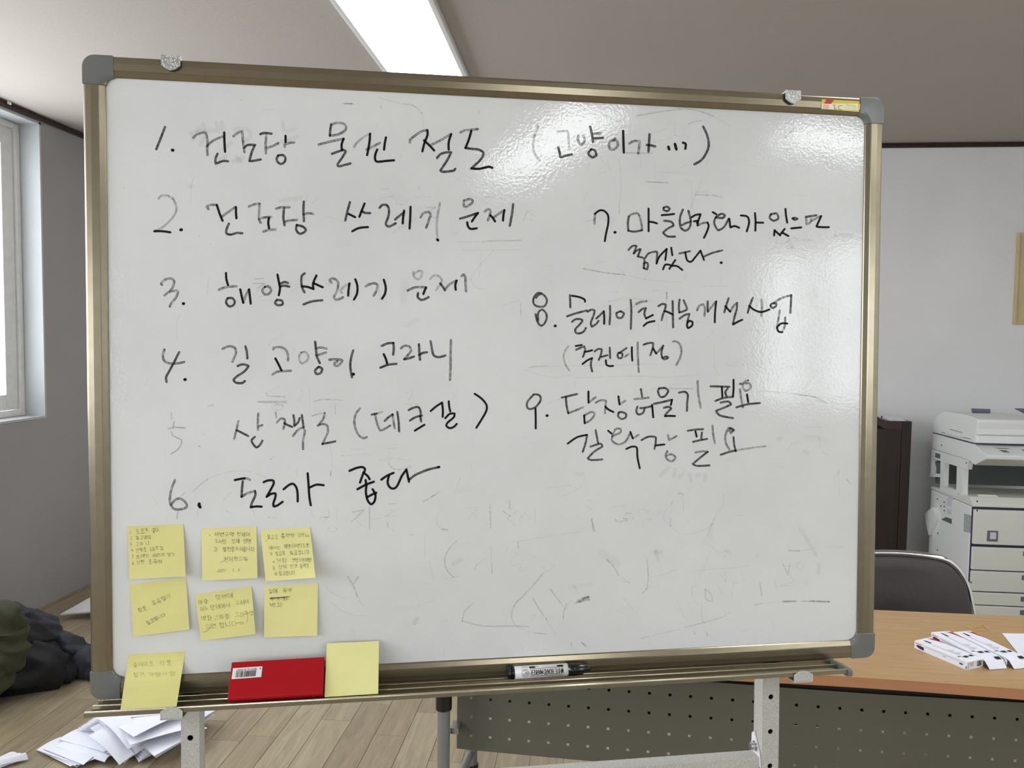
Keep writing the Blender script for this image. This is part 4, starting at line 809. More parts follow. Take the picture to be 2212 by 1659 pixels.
for k, pts in strokes(FAINT):
    if k == 'e': ik.stroke(pts, 2.0, .17, .8, ends=False)
    elif k == 'k': ik.stroke(pts, 2.6, .36, .75, ends=False)
    elif k == 'kk': ik.stroke(pts, 3.6, .62, .6, ends=False)
    elif k == 'kb': ik.stroke(pts, 4.2, .5, .9, ends=False)
    elif k == 's': ik.stroke(pts, 11, .10, .4, soft=True, ends=False)
    elif k == 'g': ik.stroke(pts, 3.6, .35, .5, ends=False)
rnd = random.Random(3)
for i in range(130):     # fine scratches and specks left on the enamel
    x = rnd.uniform(260, 1840); y = rnd.uniform(240, 1400)
    if x < 700 and y > 1125: continue
    a = rnd.uniform(0, PI); L = rnd.uniform(4, 30)
    ik.stroke([(x, y), (x+L*math.cos(a)*.5, y+L*math.sin(a)*.5+rnd.uniform(-2, 2)), (x+L*math.cos(a), y+L*math.sin(a))], rnd.uniform(.8, 1.6), rnd.uniform(.08, .2), .8, ends=False)
for i in range(22):
    x = rnd.uniform(700, 1820); y = rnd.uniform(260, 1380); a = rnd.uniform(0, PI); L = rnd.uniform(15, 60)
    ik.stroke([(x, y), (x+L*math.cos(a), y+L*math.sin(a))], rnd.uniform(9, 22), rnd.uniform(.025, .06), .3, soft=True, ends=False)
o = ik.build('erased_marks', MW['ink_worn'], wb, 'pale wiped remnants of older writing'); o['kind'] = 'stuff'

# ================================================================ STICKY NOTES
def note(q, dT, dB, label, bow=0.0, m='note', lines=(), corner=None, group=None, tabs=None):
    """q: TL, TR, BR, BL in photo pixels; dT / dB: distance of top / bottom edge from the frame plane; glued at the top, free below"""
    def dep(s, t):
        d = dT + (dB-dT)*(t**1.6) + bow*math.sin(PI*t)
        if corner: d += corner[2]*max(0, 1-math.hypot(s-corner[0], t-corner[1])/0.7)**2
        return d
    n = 12; th = .00022; vs = []; fs = []
    for k in (0, 1):
        for j in range(n+1):
            for i in range(n+1):
                s, t = i/n, j/n; x, y = lp(q, s, t); vs.append(bp(x, y, dep(s, t) - (th if k else 0)))
    N1 = (n+1)**2
    for j in range(n):
        for i in range(n):
            a = j*(n+1)+i; fs.append((a, a+n+1, a+n+2, a+1)); a += N1; fs.append((a, a+1, a+n+2, a+n+1))
    edge = [i for i in range(n+1)] + [(j+1)*(n+1)+n for j in range(n)] + [n*(n+1)+n-1-i for i in range(n)] + [(n-1-j)*(n+1) for j in range(n-1)]
    for a, b in zip(edge, edge[1:]+edge[:1]): fs.append((a, b, b+N1, a+N1))
    o = link('sticky_note', vs, fs, MW[m], smooth=False); recalc(o)
    tag(o, label, 'sticky note', group)
    ex = (q[1][0]-q[0][0], q[1][1]-q[0][1]); ey = (q[3][0]-q[0][0], q[3][1]-q[0][1]); det = ex[0]*ey[1]-ex[1]*ey[0]
    def fn(x, y, l):
        dx, dy = x-q[0][0], y-q[0][1]; s = (dx*ey[1]-dy*ey[0])/det; t = (ex[0]*dy-ex[1]*dx)/det
        s = min(max(s, 0), 1); t = min(max(t, 0), 1); return bp(x, y, dep(s, t)+.0003+l)
    if lines:
        ik = Ink(fn)
        for ln in lines:
            if ln[0] == 'S': ik.stroke(ln[1], ln[2], ln[3], .3, ends=False)
            else: write(ik, *ln)
        ik.build('handwriting', MW['pencil'], o)
    return o
G = 'yellow sticky notes on the whiteboard'
S1 = SURF+.0006
note([(275,1137),(396,1132),(401,1245),(280,1251)], S1, S1+.010, 'yellow note with a six-item numbered list, top left of the notes', .001, 'note_dim', group=G, lines=[
 ('1', (280,1147), (285,1147), 7, .9), ('도로가', (293,1143), (322,1140), 9), ('좋다', (328,1141), (345,1140), 9),
 ('2', (281,1159), (287,1159), 6, .9), ('길고양이', (293,1158.5), (327,1155), 8),
 ('3', (280,1172.5), (286,1172), 7, .9), ('고라', (293,1171.5), (310,1170), 8), ('니', (314,1169), (323,1168), 8),
 ('4', (283,1185), (289,1184.5), 7, .9), ('산책로', (293,1184), (317,1183), 9), ('태크길', (324,1182.5), (354,1179), 8.5),
 ('5', (285,1198), (291,1198), 7, .9), ('쓰레기', (293,1198.5), (323,1196), 8.5), ('버리지', (330,1196), (358,1194), 8), ('말기', (361,1194), (379,1193), 8.5),
 ('6', (285,1213), (290,1213), 7, .9), ('신한', (294,1211), (314,1209), 8.5), ('포족섬', (320,1208.5), (352,1208), 9)])
note([(435,1141.5),(554,1137),(556,1249),(437,1254)], S1, S1+.008, 'yellow note dated 2021 . 3 . 6, top middle of the notes', .001, 'note', group=G, lines=[
 ('<', (450,1152), (457,1152), 7), ('해변구역', (463,1149.5), (507,1149.5), 9), ('전체에', (512,1149), (541,1150), 9),
 ('도서민', (464,1165), (491,1165), 9), ('전체', (500,1165), (518,1164), 9), ('생명', (525,1163), (544,1163), 10),
 ('과', (461,1181.5), (471,1181.5), 9), ('발전을가져옵니다', (482,1181), (551,1181), 10),
 ('전제환드림', (484,1203), (537,1202), 9.5), ('S', [(475,1215.5),(482,1212),(490,1207)], .9, .7),
 ('2021', (469,1230), (490,1229), 6, .9, .75, .6), ('.', (493,1228), (496,1228), 5), ('3', (501,1229), (507,1229), 6), ('.', (510,1227), (513,1227), 7), ('6', (514,1226), (520,1226), 7.5, .9, .75, .3)])
note([(562.5,1145),(669.5,1138),(681.5,1248),(574,1255.5)], S1, S1+.016, 'yellow note densely filled with six lines, top right of the notes', .002, 'note', corner=(1,1,.008), group=G, lines=[
 ('장고도', (577,1155), (602,1156), 9), ('총면적', (607,1153), (638,1152), 9), ('12만ha', (642,1152), (668,1152), 8),
 ('에서는', (580,1180), (606,1178), 8), ('해양(주변)도로', (613,1175), (669,1174), 9), ('가', (581,1193), (590,1192), 9), ('필요회', (595,1191.5), (617,1190), 9), ('필요합니다', (627,1190), (669,1187), 9.5),
 ('a', (589,1209), (594,1209), 7), ('거점', (596,1206.5), (620,1206), 9), ('권역도민여명', (631,1205), (673,1206), 9),
 ('용.', (588,1223), (598,1222), 9), ('전체', (602,1221), (620,1220), 9), ('전경', (626,1220), (643,1218.5), 9), ('올레길', (647,1218), (669,1217), 9),
 ('이', (593,1236), (600,1235), 8), ('필요합니다.', (603,1234), (642,1232), 9), ('S', [(574,1170),(580,1163)], .8, .7)])
note([(279,1261.5),(402,1248),(409,1360),(288,1375)], S1-.0003, S1+.005, 'yellow note with two short slanted lines, middle left of the notes', .001, 'note_dim', group=G, lines=[
 ('황토', (296,1315), (317,1307), 10), ('목욕탕이', (326,1299.5), (368,1281), 10), ('필요합니다', (315,1343), (357,1321), 8.5)])
note([(421,1284),(543,1266),(552,1370),(434,1384)], S1, S1+.009, 'tilted yellow note with four large lines, middle of the second row', .0015, 'note_dim', corner=(1,.6,.005), group=G, lines=[
 ('마을', (428,1297), (450,1293), 9), ('담벽에', (466,1286), (504,1281), 10.5), ('어느', (433,1311.5), (450,1310), 9.5), ('단체에서', (454,1306.5), (498,1302), 10.5), ('오셔서', (508,1297.5), (538,1294), 11),
 ('벽화', (435,1330.5), (458,1328), 12), ('그림을', (462,1330), (496,1325), 10), ('그려주셨', (506,1324), (548,1318), 11), ('S', [(535,1323),(535,1336),(534,1344)], .9, .7),
 ('으면', (443,1350), (468,1346), 11), ('합니다', (473,1345), (514,1340), 12), ('S', [(438,1365.5),(446,1364),(457,1353)], 1, .7), ('S', [(513,1345),(520,1344),(526,1345),(524,1348),(520,1348),(518,1345)], .9, .7)])
note([(571,1267),(687,1260.5),(685,1373),(570,1377)], S1, S1+.006, 'yellow note with a crossed-out word, right end of the second row', .001, 'note', group=G, lines=[
 ('길에', (580,1273), (601,1272), 9), ('동백', (610,1271), (632,1270), 8.5), ('벽에', (583,1291), (605,1290.5), 7), ('화', (610,1290), (623,1289), 8),
 ('S', [(583,1292.5),(600,1291),(622,1289.5)], 1.8, .95), ('S', [(585,1291),(605,1291.5),(626,1288.5)], 1.1, .8), ('S', [(604,1294),(618,1294),(626,1293)], .8, .6), ('벽화', (583,1303), (612,1300), 10)])
note([(277.5,1414),(400,1407),(381.5,1526),(260,1533.5)], S1, .0495, 'yellow note hanging from the board over the tray at the left end', -.006, 'note_dim', group=G, lines=[
 ('슬레이트', (287,1431), (333,1429), 9.5, .8, .6), ('지붕', (344,1428), (370,1425), 11, .8, .6), ('철거', (288,1453), (312,1451), 9, .8, .6), ('개량사업', (320,1452), (381,1450), 9, .8, .6)])
# the blank pad leans in the tray
def slab_px(q, dq, th, back):
    a = [bp(x, y, d) for (x, y), d in zip(q, dq)]; nb = (a[1]-a[0]).cross(a[3]-a[0]).normalized()
    if nb.dot(BN) > 0: nb = -nb
    return MB().prism(a, [p_+nb*th for p_ in a])
pad = slab_px([(706,1389.5),(818.5,1385),(817,1498.5),(701,1506)], (.002,.002,.044,.044), .0022, 0).build('sticky_note_pad', MW['note'])
tag(pad, 'blank yellow sticky pad leaning in the tray right of the red case', 'sticky note')

# red case with barcode sticker
CQ = [(500.5,1430.5),(701,1419),(698,1494),(491.5,1506)]
CD = (.0150,.0150,.0460,.0460)
a = [bp(x, y, d) for (x, y), d in zip(CQ, CD)]
cn = (a[1]-a[0]).cross(a[3]-a[0]).normalized()
if cn.dot(BN) > 0: cn = -cn
th = .0155; dn = (a[3]-a[0]).normalized()
mb = MB(); nn = 8
# profile: top cover, rounded spine at the bottom, back cover; extruded along the length
def prof(top, bot):
    L = (bot-top).length; pts = [top, top+dn*(L-.0)]
    c = bot + cn*th/2
    for i in range(1, nn): t = PI*i/nn; pts.append(c - cn*math.cos(t)*th/2 + dn*math.sin(t)*th*.30)
    pts += [bot+cn*th, top+cn*th]; return pts
pl, pr = prof(a[0], a[3]), prof(a[1], a[2])
case = thing('red_case', tuple((a[2]+a[3])/2), 'glossy red flat case with a barcode sticker, lying in the tray', 'case')
k = len(pl)
cov = MB()
for off, (s_, e_) in ((0, (0, 0)),):
    inn = [p_ for p_ in pl]; 
# cover shell: outer loop minus a page block inside
tt = .0022
def shrink(P_):
    o = []
    for i, p_ in enumerate(P_):
        if i == 0: o.append(p_+cn*tt)
        elif i == len(P_)-1: o.append(p_-cn*tt)
        else:
            c = (P_[1]+P_[-2])/2; o.append(p_ + (c-p_).normalized()*tt if 1 < i < len(P_)-2 else p_+cn*(tt if i == 1 else -tt))
    return o
il, ir = shrink(pl), shrink(pr)
vs = pl+pr+il+ir; fs = []
for i in range(k-1): fs += [(i, i+1, k+i+1, k+i), (2*k+i, 3*k+i, 3*k+i+1, 2*k+i+1), (i, 2*k+i, 2*k+i+1, i+1), (k+i, k+i+1, 3*k+i+1, 3*k+i)]
fs += [(0, k, 3*k, 2*k), (k-1, 3*k-1, 4*k-1, 2*k-1)]
cov.add(vs, fs); co_ = cov.build('cover', MW['case'], case, bevel=.0008)
ax = (a[1]-a[0]).normalized(); pb = MB(); i0 = (a[0]+cn*(tt+.0002)+ax*.0025+dn*.002); i1 = (a[1]+cn*(tt+.0002)-ax*.0025+dn*.002); Lh = (a[3]-a[0]).length-.003
pb.hexa([i0+dn*Lh, i1+dn*Lh, i1+dn*Lh+cn*(th-2*tt-.0004), i0+dn*Lh+cn*(th-2*tt-.0004), i0, i1, i1+cn*(th-2*tt-.0004), i0+cn*(th-2*tt-.0004)]); pb.build('inner_block', MW['paper_edge'], case)
cpt = a[0]
def cpl(px, py, l=0.0):
    r = ray(px, py); q = cpt - cn*l; return EYE + r*((q-EYE).dot(cn)/r.dot(cn))
LQ = [(503.3,1443.5),(567,1439.2),(564.3,1462.3),(500,1467.2)]
lb = MB().prism([cpl(x, y, .0001) for x, y in LQ], [cpl(x, y, .0004) for x, y in LQ]).build('barcode_sticker', MW['sticker'], case)
lb['label'] = 'white barcode sticker stuck on upside down'
mb = MB(); rb = random.Random(5); s = .13
while s < .80:
    w_ = rb.choice((.008, .014, .02, .026)); t0 = .26 if (s < .16 or s > .76) else .34
    Q = [lp(LQ, s, t0), lp(LQ, s+w_, t0), lp(LQ, s+w_, .88), lp(LQ, s, .88)]; mb.add([cpl(x, y, .00055) for x, y in Q], [(0,1,2,3)]); s += w_ + rb.choice((.008, .012, .02))
mb.build('bars', MW['print_black'], lb)
ik = Ink(lambda x, y, l: cpl(x, y, .0006+l))
def upside(txt, s0, s1, t0, t1):
    for i, c in enumerate(txt):
        if c == ' ': continue
        x0 = s0+(s1-s0)*i/len(txt); x1 = s0+(s1-s0)*(i+.8)/len(txt)
        for st in DIG[c]: ik.stroke([lp(LQ, x0+(x1-x0)*gx, t0+(t1-t0)*gy) for gx, gy in st], .75, .9, .1, ends=False)
upside('8', .96, .90, .25, .12); upside('804712', .81, .50, .31, .13); upside('019020', .46, .15, .31, .13)
ik.build('digits', MW['ink'], lb)

# marker pen in the tray
md_ = .0108
m0 = bp(1097, 1454.2, md_); m1 = bp(1275, 1443.2, md_); axm = (m1-m0).normalized(); Lm = (m1-m0).length
r0 = abs((bp(1168, 1435.5, md_)-bp(1168, 1462.5, md_)).dot(BV))/2
mk = thing('whiteboard_marker', tuple((m0+m1)/2 - Vector((0,0,r0))), 'white-barrelled black whiteboard marker lying upside down in the tray', 'marker')
f_ = lambda px: (bp(px, 1450, md_)-bp(1097, 1450, md_)).dot(axm)
def lathe(prof, name, m, parent):
    mb = MB(); mb.tube([m0+axm*x for x, _ in prof], [r for _, r in prof], 28)
    o = mb.build(name, m, parent, smooth=True); return o
c1, c2 = f_(1111), f_(1226)
lathe([(c1,r0*.97),(c2,r0*.97)], 'barrel', MW['marker_white'], mk)
lathe([(0,r0*.80),(.0008,r0*.90),(.004,r0*.95),(.0042,r0*.9),(.006,r0*.9),(.0062,r0*.99),(c1*.6,r0*1.0),(c1*.62,r0*.95),(c1,r0*.95)], 'end_plug', MW['black_plastic'], mk)
lathe([(c2-.0003,r0*1.0),(c2+.010,r0*1.0),(c2+.020,r0*.93),(Lm-.008,r0*.68),(Lm-.003,r0*.52),(Lm-.0006,r0*.40),(Lm,r0*.2)], 'cap', MW['black_plastic'], mk)
# printing wrapped round the barrel
toE = (EYE-m0); toE = (toE - axm*toE.dot(axm)).normalized(); upm = toE.cross(axm)
if upm.z < 0: upm = -upm
def barrel(px, py, l):
    x = (bp(px, 1450, md_)-bp(1097, 1450, md_)).dot(axm); P_ = bp(px, py, md_); hgt = (P_-(m0+axm*x)).dot(upm); hgt = max(-.999, min(.999, hgt/(r0*.97)))
    rr = r0*.97+.00012+l; return m0+axm*x + upm*(rr*hgt) + toE*(rr*math.sqrt(1-hgt*hgt))
BQ = [(1143,1445.2),(1214.5,1440.8),(1214.5,1457),(1143,1461)]
ik = Ink(barrel)
ik.stroke([lp(BQ,0,0), lp(BQ,1,0)], 1.1, 1, 0); ik.stroke([lp(BQ,0,1), lp(BQ,1,1)], 1.0, 1, 0)
LET = {'W': [[(0,0),(.25,1),(.5,.3),(.75,1),(1,0)]], 'H': [[(0,0),(0,1)],[(1,0),(1,1)],[(0,.5),(1,.5)]], 'I': [[(.5,0),(.5,1)]], 'T': [[(0,0),(1,0)],[(.5,0),(.5,1)]], 'E': [[(1,0),(0,0),(0,1),(1,1)],[(0,.5),(.8,.5)]],
 'B': [[(0,0),(0,1),(.8,1),(1,.75),(.8,.5),(0,.5)],[(0,0),(.8,0),(.9,.25),(.8,.5)]], 'O': [[(.2,0),(0,.3),(0,.7),(.2,1),(.8,1),(1,.7),(1,.3),(.8,0),(.2,0)]], 'A': [[(0,1),(.5,0),(1,1)],[(.2,.65),(.8,.65)]],
 'R': [[(0,1),(0,0),(.8,0),(1,.25),(.8,.5),(0,.5)],[(.5,.5),(1,1)]], 'D': [[(0,0),(0,1),(.7,1),(1,.7),(1,.3),(.7,0),(0,0)]], 'M': [[(0,1),(0,0),(.5,.7),(1,0),(1,1)]], 'K': [[(0,0),(0,1)],[(1,0),(0,.55)],[(.3,.4),(1,1)]], 'P': [[(0,1),(0,0),(.8,0),(1,.25),(.8,.5),(0,.5)]],
 'm': [[(0,1),(0,.35)],[(0,.5),(.3,.35),(.5,.5),(.5,1)],[(.5,.5),(.8,.35),(1,.5),(1,1)]], 'o': [[(.2,.35),(0,.6),(.2,1),(.8,1),(1,.6),(.8,.35),(.2,.35)]], 'n': [[(0,1),(0,.35)],[(0,.5),(.5,.35),(.9,.5),(.9,1)]], 'a': [[(.9,.35),(.2,.35),(0,.7),(.3,1),(.9,.8)],[(.9,.35),(.95,1)]], 'i': [[(.5,.35),(.5,1)],[(.5,.05),(.52,.08)]]}
LET.update({k_: v_ for k_, v_ in DIG.items() if k_.isdigit() or k_ == '.'})
def lettering(ik, txt, Q, w, flip=False, gap=.22, dens=1):
    n = len(txt); ws_ = [.4 if c in ' I.' else 1 for c in txt]; tot = sum(ws_); x = 0
    for c, wc in zip(txt, ws_):
        if c != ' ':
            for st in LET[c]:
                pts = []
                for gx, gy in st:
                    s_ = (x+gx*wc*(1-gap))/tot; t_ = gy
                    if flip: s_, t_ = 1-s_, 1-t_
                    pts.append(lp(Q, s_, t_))
                for p1_, p2_ in zip(pts, pts[1:]): ik.stroke([p1_, p2_], w, dens, .0, ends=False)
        x += wc
lettering(ik, 'WHITE BOARD MARKER', [lp(BQ,.01,.2), lp(BQ,1,.2), lp(BQ,1,.84), lp(BQ,.01,.84)], 1.15, True)
cc = (1133.2, 1455.3); ik.stroke([(cc[0]+8*math.cos(t*PI/10), cc[1]+7*math.sin(t*PI/10)) for t in range(21)], 1.1, .75, .1)
lettering(ik, 'AP', [(1127.5,1451.5),(1139,1450.8),(1139,1459),(1127.5,1459.6)], .9, True, dens=.85)
for (x0_, x1_, y_) in ((1143.5,1153.5,1441.8),(1203.5,1214,1438.6)): ik.stroke([(x0_, y_), (x1_, y_-.6)], 3.6, 1, 0)
for i in range(18): ik.stroke([(1170+1.8*i, 1440.4-.1*i+(i % 3)*.4), (1171+1.8*i, 1440.2-.1*i)], .7, .7, .2, ends=False)
ik.stroke([(1155.5,1440.6),(1162,1440.2)], 1.0, .8, .2)
for y_ in (1441, 1442.6, 1446, 1447.6): ik.stroke([(1126,y_),(1139.5,y_-.7)], .7, .65, .3)
ik.build('barrel_print', MW['ink'], mk)

# ================================================================ THE DESK
DZ = .73; dx0, dx1, dy0, dy1 = -.36, 1.46, 1.752, 2.231
desk = thing('desk', ((dx0+dx1)/2, (dy0+dy1)/2, 0), 'beech-topped desk with a perforated grey-green modesty panel', 'desk')
n = 40; top = []
def fy(x): return 1.766 - .024*max(0, (x-.55)/.5)**1.5 if x < 1.1 else 1.737+.02*(x-1.1)   # gently bowed front edge
fr = [(dx0+(dx1-dx0)*i/n, fy(dx0+(dx1-dx0)*i/n)) for i in range(n+1)]
loop = [(x, y, DZ) for x, y in fr] + [(dx1, dy1, DZ), (dx0, dy1, DZ)]
mb = MB(); mb.prism([(x, y, z-.024) for x, y, z in loop], [(x, y, z) for x, y, z in loop], 0)
dt = mb.build('desk_top', [MW['desk_wood'], MW['desk_edge']], desk)
for p_ in dt.data.polygons:
    if abs(p_.normal.z) < .5: p_.material_index = 1
# steel rails under the top
mb = MB(); mb.box((dx0+.1, dy1-.1, DZ-.055), (dx1-.1, dy1-.07, DZ-.0245)); mb.build('top_rail', MW['dark_steel'], desk)
# modesty panel with punched square holes
SCL = 1.015
_k = [(-.30,1.812),(-.256,1.808),(.29,1.778),(.475,1.767),(.657,1.759),(.97,1.756),(1.6,1.765)]
_k = [(x*SCL, y*SCL) for x, y in _k]
def pyc(x):
    for (xa, ya), (xb_, yb_) in zip(_k, _k[1:]):
        if x <= xb_: t_ = (x-xa)/(xb_-xa); return ya+(yb_-ya)*t_
    return _k[-1][1]
pz = .0472*SCL; zA = CAMH+(.657-CAMH)*SCL; pitx = pz; x0c = -.256*SCL; hh = .0033
px0 = x0c-.036; ncol = 34; cols = [x0c+pitx*i for i in range(ncol) if x0c+pitx*i < dx1-.12]; px1 = cols[-1]+.02
zrow = [zA - pz*i for i in range(4)]; ztop = DZ-.046; zbot = zrow[-1]-.036
mb = MB()
def pq(xa, xb, za, zb):
    mb.add([(xa, pyc(xa), za), (xb, pyc(xb), za), (xb, pyc(xb), zb), (xa, pyc(xa), zb)], [(0,1,2,3)])
def pstrip(za, zb):
    xc = px0
    for cx_ in cols: pq(xc, cx_-hh, za, zb); pq(cx_-hh, cx_+hh, za, zb); xc = cx_+hh
    pq(xc, px1, za, zb)
zc = zbot
for zr in sorted(zrow):
    pstrip(zc, zr-hh); xc = px0
    for cx_ in cols: pq(xc, cx_-hh, zr-hh, zr+hh); xc = cx_+hh
    pq(xc, px1, zr-hh, zr+hh); zc = zr+hh
pstrip(zc, ztop)
mp_ = mb.build('modesty_panel', MW['modesty'], desk)
bm = bmesh.new(); bm.from_mesh(mp_.data); bmesh.ops.remove_doubles(bm, verts=bm.verts, dist=1e-5); bmesh.ops.recalc_face_normals(bm, faces=bm.faces); bm.to_mesh(mp_.data); bm.free()
sd = mp_.modifiers.new('thick', 'SOLIDIFY'); sd.thickness = .0012
mb = MB(); xs_ = [px0+(px1-px0)*i/24 for i in range(25)]
for xa, xb_ in zip(xs_, xs_[1:]): mb.hexa([(xa, pyc(xa)+.010, ztop-.010), (xb_, pyc(xb_)+.010, ztop-.010), (xb_, pyc(xb_)+.022, ztop-.010), (xa, pyc(xa)+.022, ztop-.010), (xa, pyc(xa)+.010, DZ-.0243), (xb_, pyc(xb_)+.010, DZ-.0243), (xb_, pyc(xb_)+.022, DZ-.0243), (xa, pyc(xa)+.022, DZ-.0243)])
mb.build('gap_strip', MW['dark_steel'], desk)  # dark strip added to fill the shaded gap below the desk top
mb = MB(); mb.box((px0+.03, 1.872, .558), (px1-.03, 2.17, .568)).box((px0+.03, 2.16, .568), (px1-.03, 2.17, DZ-.056)); mb.build('under_shelf', MW['dark_steel'], desk)
# folding legs with casters
def tube_leg(name, p_, q_, r, m): mb = MB(); mb.tube([p_, q_], r, 20); return mb.build(name, m, desk, bevel=.001)
for sx, xx in ((0, hy(958, 1600, 1.775).x), (1, dx1-.12)):
    A0 = Vector((xx, 1.775, DZ-.03)); A1 = Vector((xx, 1.775, .075)); tube_leg('leg', A1, A0, .0155, MW['leg'])
    tube_leg('leg_collar', Vector((xx, 1.775, hy(960,1531,1.775).z)), Vector((xx, 1.775, DZ-.03)), .0195, MW['black_plastic'])
    xb = hy(1019, 1640, 2.05).x if not sx else xx-.03
    tube_leg('leg', Vector((xb, 2.05, .075)), Vector((xb, 2.05, DZ-.03)), .0155, MW['leg'])
    zc_ = hy(1019, 1649, 2.05).z; tube_leg('leg_collar', Vector((xb, 2.05, zc_-.09)), Vector((xb, 2.05, zc_)), .019, MW['black_plastic'])
    mb = MB(); mb.tube([(xx, 1.775, .34), (xb, 2.05, .34)], .012, 14); mb.tube([(xx, 1.60, .085), ((xx+xb)/2, 1.9, .085), (xb, 2.2, .085)], .016, 14); mb.build('foot_bar', MW['leg'], desk)
    mb = MB(); q0 = hy(978, 1584, 1.79); mb.box((xx+.012, 1.800, q0.z-.007), (px0+.01 if not sx else xx+.03, 1.840, q0.z+.007)); mb.build('panel_bracket', MW['zinc'], desk)
    for yy, x_ in ((1.60, xx), (2.2, xb)):
        mb = MB(); mb.tube([(x_, yy, .075), (x_, yy, .045)], .009, 10); mb.tube([(x_-.011, yy, .027), (x_+.011, yy, .027)], .027, 18); mb.build('caster', MW['black_plastic'], desk)

# pen boxes
def pen_box(P1, P2, P3, h, label, state):
    """P1 far-left, P2 near-left, P3 near-right corners of the footprint on the desk"""
    a, b, c = [hz(*p_, DZ+.0004) for p_ in (P1, P2, P3)]; e1 = (b-a); L = e1.length; e1.normalize(); e2 = (c-b); e2 -= e1*e2.dot(e1); w_ = e2.length; e2.normalize(); up = Vector((0,0,1))
    if w_ < .03 or w_ > .055: w_ = .042
    bx = thing('pen_box', tuple(a+e1*L/2+e2*w_/2), label, 'box', 'pen boxes on the desk')
    Pm = lambda s_, t_, z_: a+e1*s_*L+e2*t_*w_+up*z_*h
    mb = MB()
    if state == 'closed':
        mb.hexa([Pm(0,0,0),Pm(1,0,0),Pm(1,1,0),Pm(0,1,0),Pm(0,0,1),Pm(1,0,1),Pm(1,1,1),Pm(0,1,1)])
    else:
        t_ = .03   # open-ended sleeve
        o_ = [(0,0),(1,0),(1,1),(0,1)]; i_ = [(t_,t_*2),(1-t_,t_*2),(1-t_,1-t_*2),(t_,1-t_*2)]
        O = [[Pm(s_, y_, z_) for y_, z_ in o_] for s_ in (0, 1)]; I = [[Pm(s_, y_, z_) for y_, z_ in i_] for s_ in (.03, 1)]
        v = O[0]+O[1]+I[0]+I[1]; fs = [(0,1,2,3)] + [(i, (i+1) % 4, 4+(i+1) % 4, 4+i) for i in range(4)] + [(8+i, 12+i, 12+(i+1) % 4, 8+(i+1) % 4) for i in range(4)] + [(8,9,10,11)] + [(4+i, 4+(i+1) % 4, 12+(i+1) % 4, 12+i) for i in range(4)]
        mb.add(v, fs)
    mb.build('carton', MW['paper'], bx)
    def face(on):     # on='top' or 'side' or 'end'
        def g(x, y, l):
            if on == 'top': return Pm(x, y, 1)+up*(.0003+l)
            if on == 'side': return Pm(x, 0, 1-y)-e2*(.0003+l)
            return Pm(1, x, 1-y)+e1*(.0003+l)
        return g
    def patch(name, on, polys, m):
        g = face(on); mb = MB()
        for i, pl_ in enumerate(polys): mb.add([g(x, y, .00002*i) for x, y in pl_], [tuple(range(len(pl_)))])
        mb.build(name, m, bx)
    # top print: red swoosh at the far end along the right edge, pen silhouette, two dark squares near the open end
    sw = [(.06,1),(.03,.72)] + [(.03+.27*i/8, .70+.28*(i/8)**.6) for i in range(9)] + [(.31,1)]
    patch('red_print', 'top', [sw], MW['print_red'])
    patch('pen_print', 'top', [[(.05,.38),(.09,.35),(.20,.34),(.20,.48),(.09,.45)], [(.80,.36),(.865,.36),(.865,.62),(.80,.62)], [(.80,.72),(.86,.72),(.86,.92),(.80,.92)], [(.78,.1),(.80,.1),(.80,.3),(.78,.3)]], MW['print_black'])
    patch('pale_print', 'top', [[(.20,.30),(.84,.28),(.84,.34),(.20,.36)], [(.5,.4),(.56,.7),(.62,.45),(.68,.75),(.74,.4)]], MW['print_lilac'])
    patch('side_pen_print', 'side', [[(.03,.62),(.07,.42),(.19,.44),(.19,.86),(.10,.82)], [(.86,.42),(.925,.42),(.925,.60),(.86,.60)], [(.975,.55),(.99,.55),(.99,.9),(.975,.9)], [(.55,.45),(.62,.45),(.62,.50),(.55,.50)]], MW['print_black'])
    patch('side_tint', 'side', [[(.22,.18),(.95,.18),(.95,.30),(.22,.34)]], MW['print_lilac'])
    ik = Ink(lambda x, y, l: face('side')(x/100, y/10, .00003+l)); lettering(ik, 'monami', [(3,1.2),(15.5,1.2),(15.5,3.6),(3,3.6)], .35); ik.build('lettering', MW['red_ink'], bx)
    if state == 'closed':
        patch('end_print', 'end', [[(.62,.12),(.88,.12),(.88,.75),(.62,.75)], [(.06,.9),(.06,.1),(.04,.1),(.04,.9)]], MW['print_black'])
        ik = Ink(lambda x, y, l: face('end')(x/100, y/30, .0001+l)); lettering(ik, '153', [(14,9),(38,9),(38,17),(14,17)], 1.6); ik.build('model_number', MW['ink'], bx)
        ik = Ink(lambda x, y, l: face('end')(x/100, y/30, .0001+l)); lettering(ik, '0.7', [(66,6),(84,6),(84,18),(66,18)], 1.4); ik.build('tip_size', MW['white_ink'], bx)
        ik = Ink(lambda x, y, l: face('end')(x/100, y/30, .0001+l)); lettering(ik, 'monami', [(12,3),(44,3),(44,6.5),(12,6.5)], .8); ik.build('end_lettering', MW['red_ink'], bx)
    else:
        # loose flap over the open end
        dz = .15 if state == 'tucked' else -.5
        fl = MB(); A_ = [Pm(1,.02,1), Pm(1,.98,1), Pm(1.09,.98,.80), Pm(1.09,.02,.80), Pm(1.17,.94,.05), Pm(1.17,.06,.05)]
        fl.add(A_, [(0,1,2,3), (3,2,4,5)]); fo_ = fl.build('flap', MW['paper'], bx); s__ = fo_.modifiers.new('t', 'SOLIDIFY'); s__.thickness = .0004
        pr_ = MB(); pr_.add([Pm(1.015,.66,.985)+up*.0008, Pm(1.015,.92,.985)+up*.0008, Pm(1.075,.92,.85)+up*.0008, Pm(1.075,.66,.85)+up*.0008], [(0,1,2,3)]); pr_.build('flap_print', MW['print_black'], bx)
